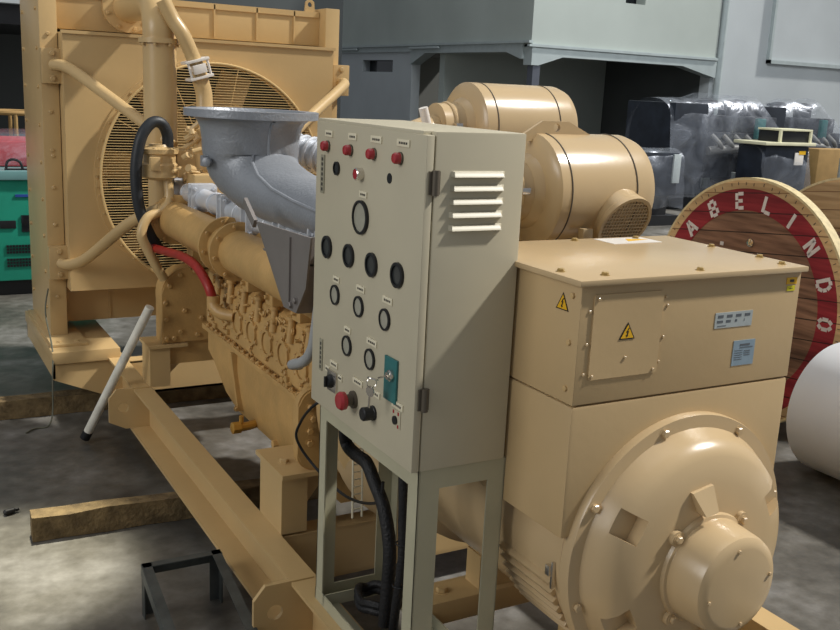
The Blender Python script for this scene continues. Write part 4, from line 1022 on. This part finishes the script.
m = MB(); m.box(13.95, 14.8, 11.3, 11.62, 0, 1.05, .02); tagd(m.build('cardboard_box', CARD), 'tall brown cardboard box at the right edge behind the reel', 'box')
m = MB(); m.lathe([(.14, 0), (.14, .62), (.10, .66), (.03, .67)], (14.2, 10.9, .3), (0, 0, 1), 24); m.box(14.05, 14.35, 10.75, 11.05, 0, .3); tagd(m.build('gas_canister', PLATE), 'small silver canister standing in front of the cardboard box', 'canister')
for y0 in (20.7, 17.0):
    m = MB(); m.box(9.70, 9.76, y0, y0+1.2, 2.50, 2.54, .005); o = m.build('tube_light', TRIM)
    tagd(o, 'unlit tube light on the mezzanine side beam, ' + ('nearer the radiator' if y0 > 19 else 'nearer the steel column'), 'lamp', 'tube lights on the mezzanine beam')

# ================================================================== CAMERA
cam = bpy.data.cameras.new('camera'); co = bpy.data.objects.new('camera', cam); COL.objects.link(co)
def nz(v): return v.normalized()
f_ = 974.0
Xv = nz(V((1780, -140, f_))); Yv = nz(V((-553, -253, f_)))
mm = nz(Xv+Yv); dd = Xv-Yv; dd = nz(dd-mm*dd.dot(mm)); Xv = nz(mm+dd); Yv = nz(mm-dd)
Zv = Xv.cross(Yv)
if Zv.y > 0: Zv = -Zv
R_ = Matrix((Xv, Yv, Zv))  # rows: world axes seen from the lens (x right, y down, z forward)
right = R_ @ V((1, 0, 0)); up = R_ @ V((0, -1, 0)); back = R_ @ V((0, 0, -1))
M = Matrix((right, up, back)).transposed().to_4x4(); M.translation = V((0, 0, 1.72))
co.matrix_world = M
cam.sensor_width = 36; cam.lens = f_/840*36; cam.clip_start = .05; cam.clip_end = 200
SC.camera = co

# ================================================================== LIGHT
w = bpy.data.worlds.new('world'); SC.world = w; w.use_nodes = True
bg = w.node_tree.nodes['Background']; bg.inputs[0].default_value = (.86, .92, 1.0, 1); bg.inputs[1].default_value = .27
def area(name, loc, tgt, sx, sy, e, col=(1, 1, 1)):
    l = bpy.data.lights.new(name, 'AREA'); l.shape = 'RECTANGLE'; l.size = sx; l.size_y = sy; l.energy = e; l.color = col
    o = bpy.data.objects.new(name, l); COL.objects.link(o); o.location = loc
    o.rotation_euler = (V(tgt)-V(loc)).to_track_quat('-Z', 'Y').to_euler(); return o
sl = bpy.data.lights.new('sun', 'SUN'); sl.energy = 4.0; sl.angle = math.radians(3); sl.color = (1, .97, .92)
so = bpy.data.objects.new('sun', sl); COL.objects.link(so); so.location = (6, 2, 7)
so.rotation_euler = V((-.66, .22, -.75)).to_track_quat('-Z', 'Y').to_euler()
area('roof_light', (1.6, 3.0, 6.0), (1.6, 3.0, 0), 3.0, 5.0, 45, (1, .98, .95))
area('fill_left', (-5.0, 2.2, 3.6), (1.2, 3.2, 1.0), 3.0, 2.5, 150, (1, .98, .94))  # fill lamp added to brighten the sides facing left, no actual doorway
area('fill_mezzanine', (9.0, 6.0, 7.5), (12.0, 14.0, 2.2), 5, 3, 500, (.95, .98, 1))  # extra fill, added because the mezzanine front came out too dark
sp = bpy.data.lights.new('skylight_beam', 'SPOT'); sp.energy = 3600; sp.spot_size = math.radians(10.5); sp.spot_blend = .75; sp.shadow_soft_size = .08; sp.color = (1, .95, .76)
so = bpy.data.objects.new('skylight_beam', sp); COL.objects.link(so); so.location = (.9, 5.0, 6.0)
so.rotation_euler = (V((.27, 3.42, 0))-V(so.location)).to_track_quat('-Z', 'Y').to_euler()
SC.view_settings.view_transform = 'Standard'; SC.view_settings.look = 'None'; SC.view_settings.gamma = 1; SC.view_settings.exposure = 0.0
SC.view_settings.use_curve_mapping = False
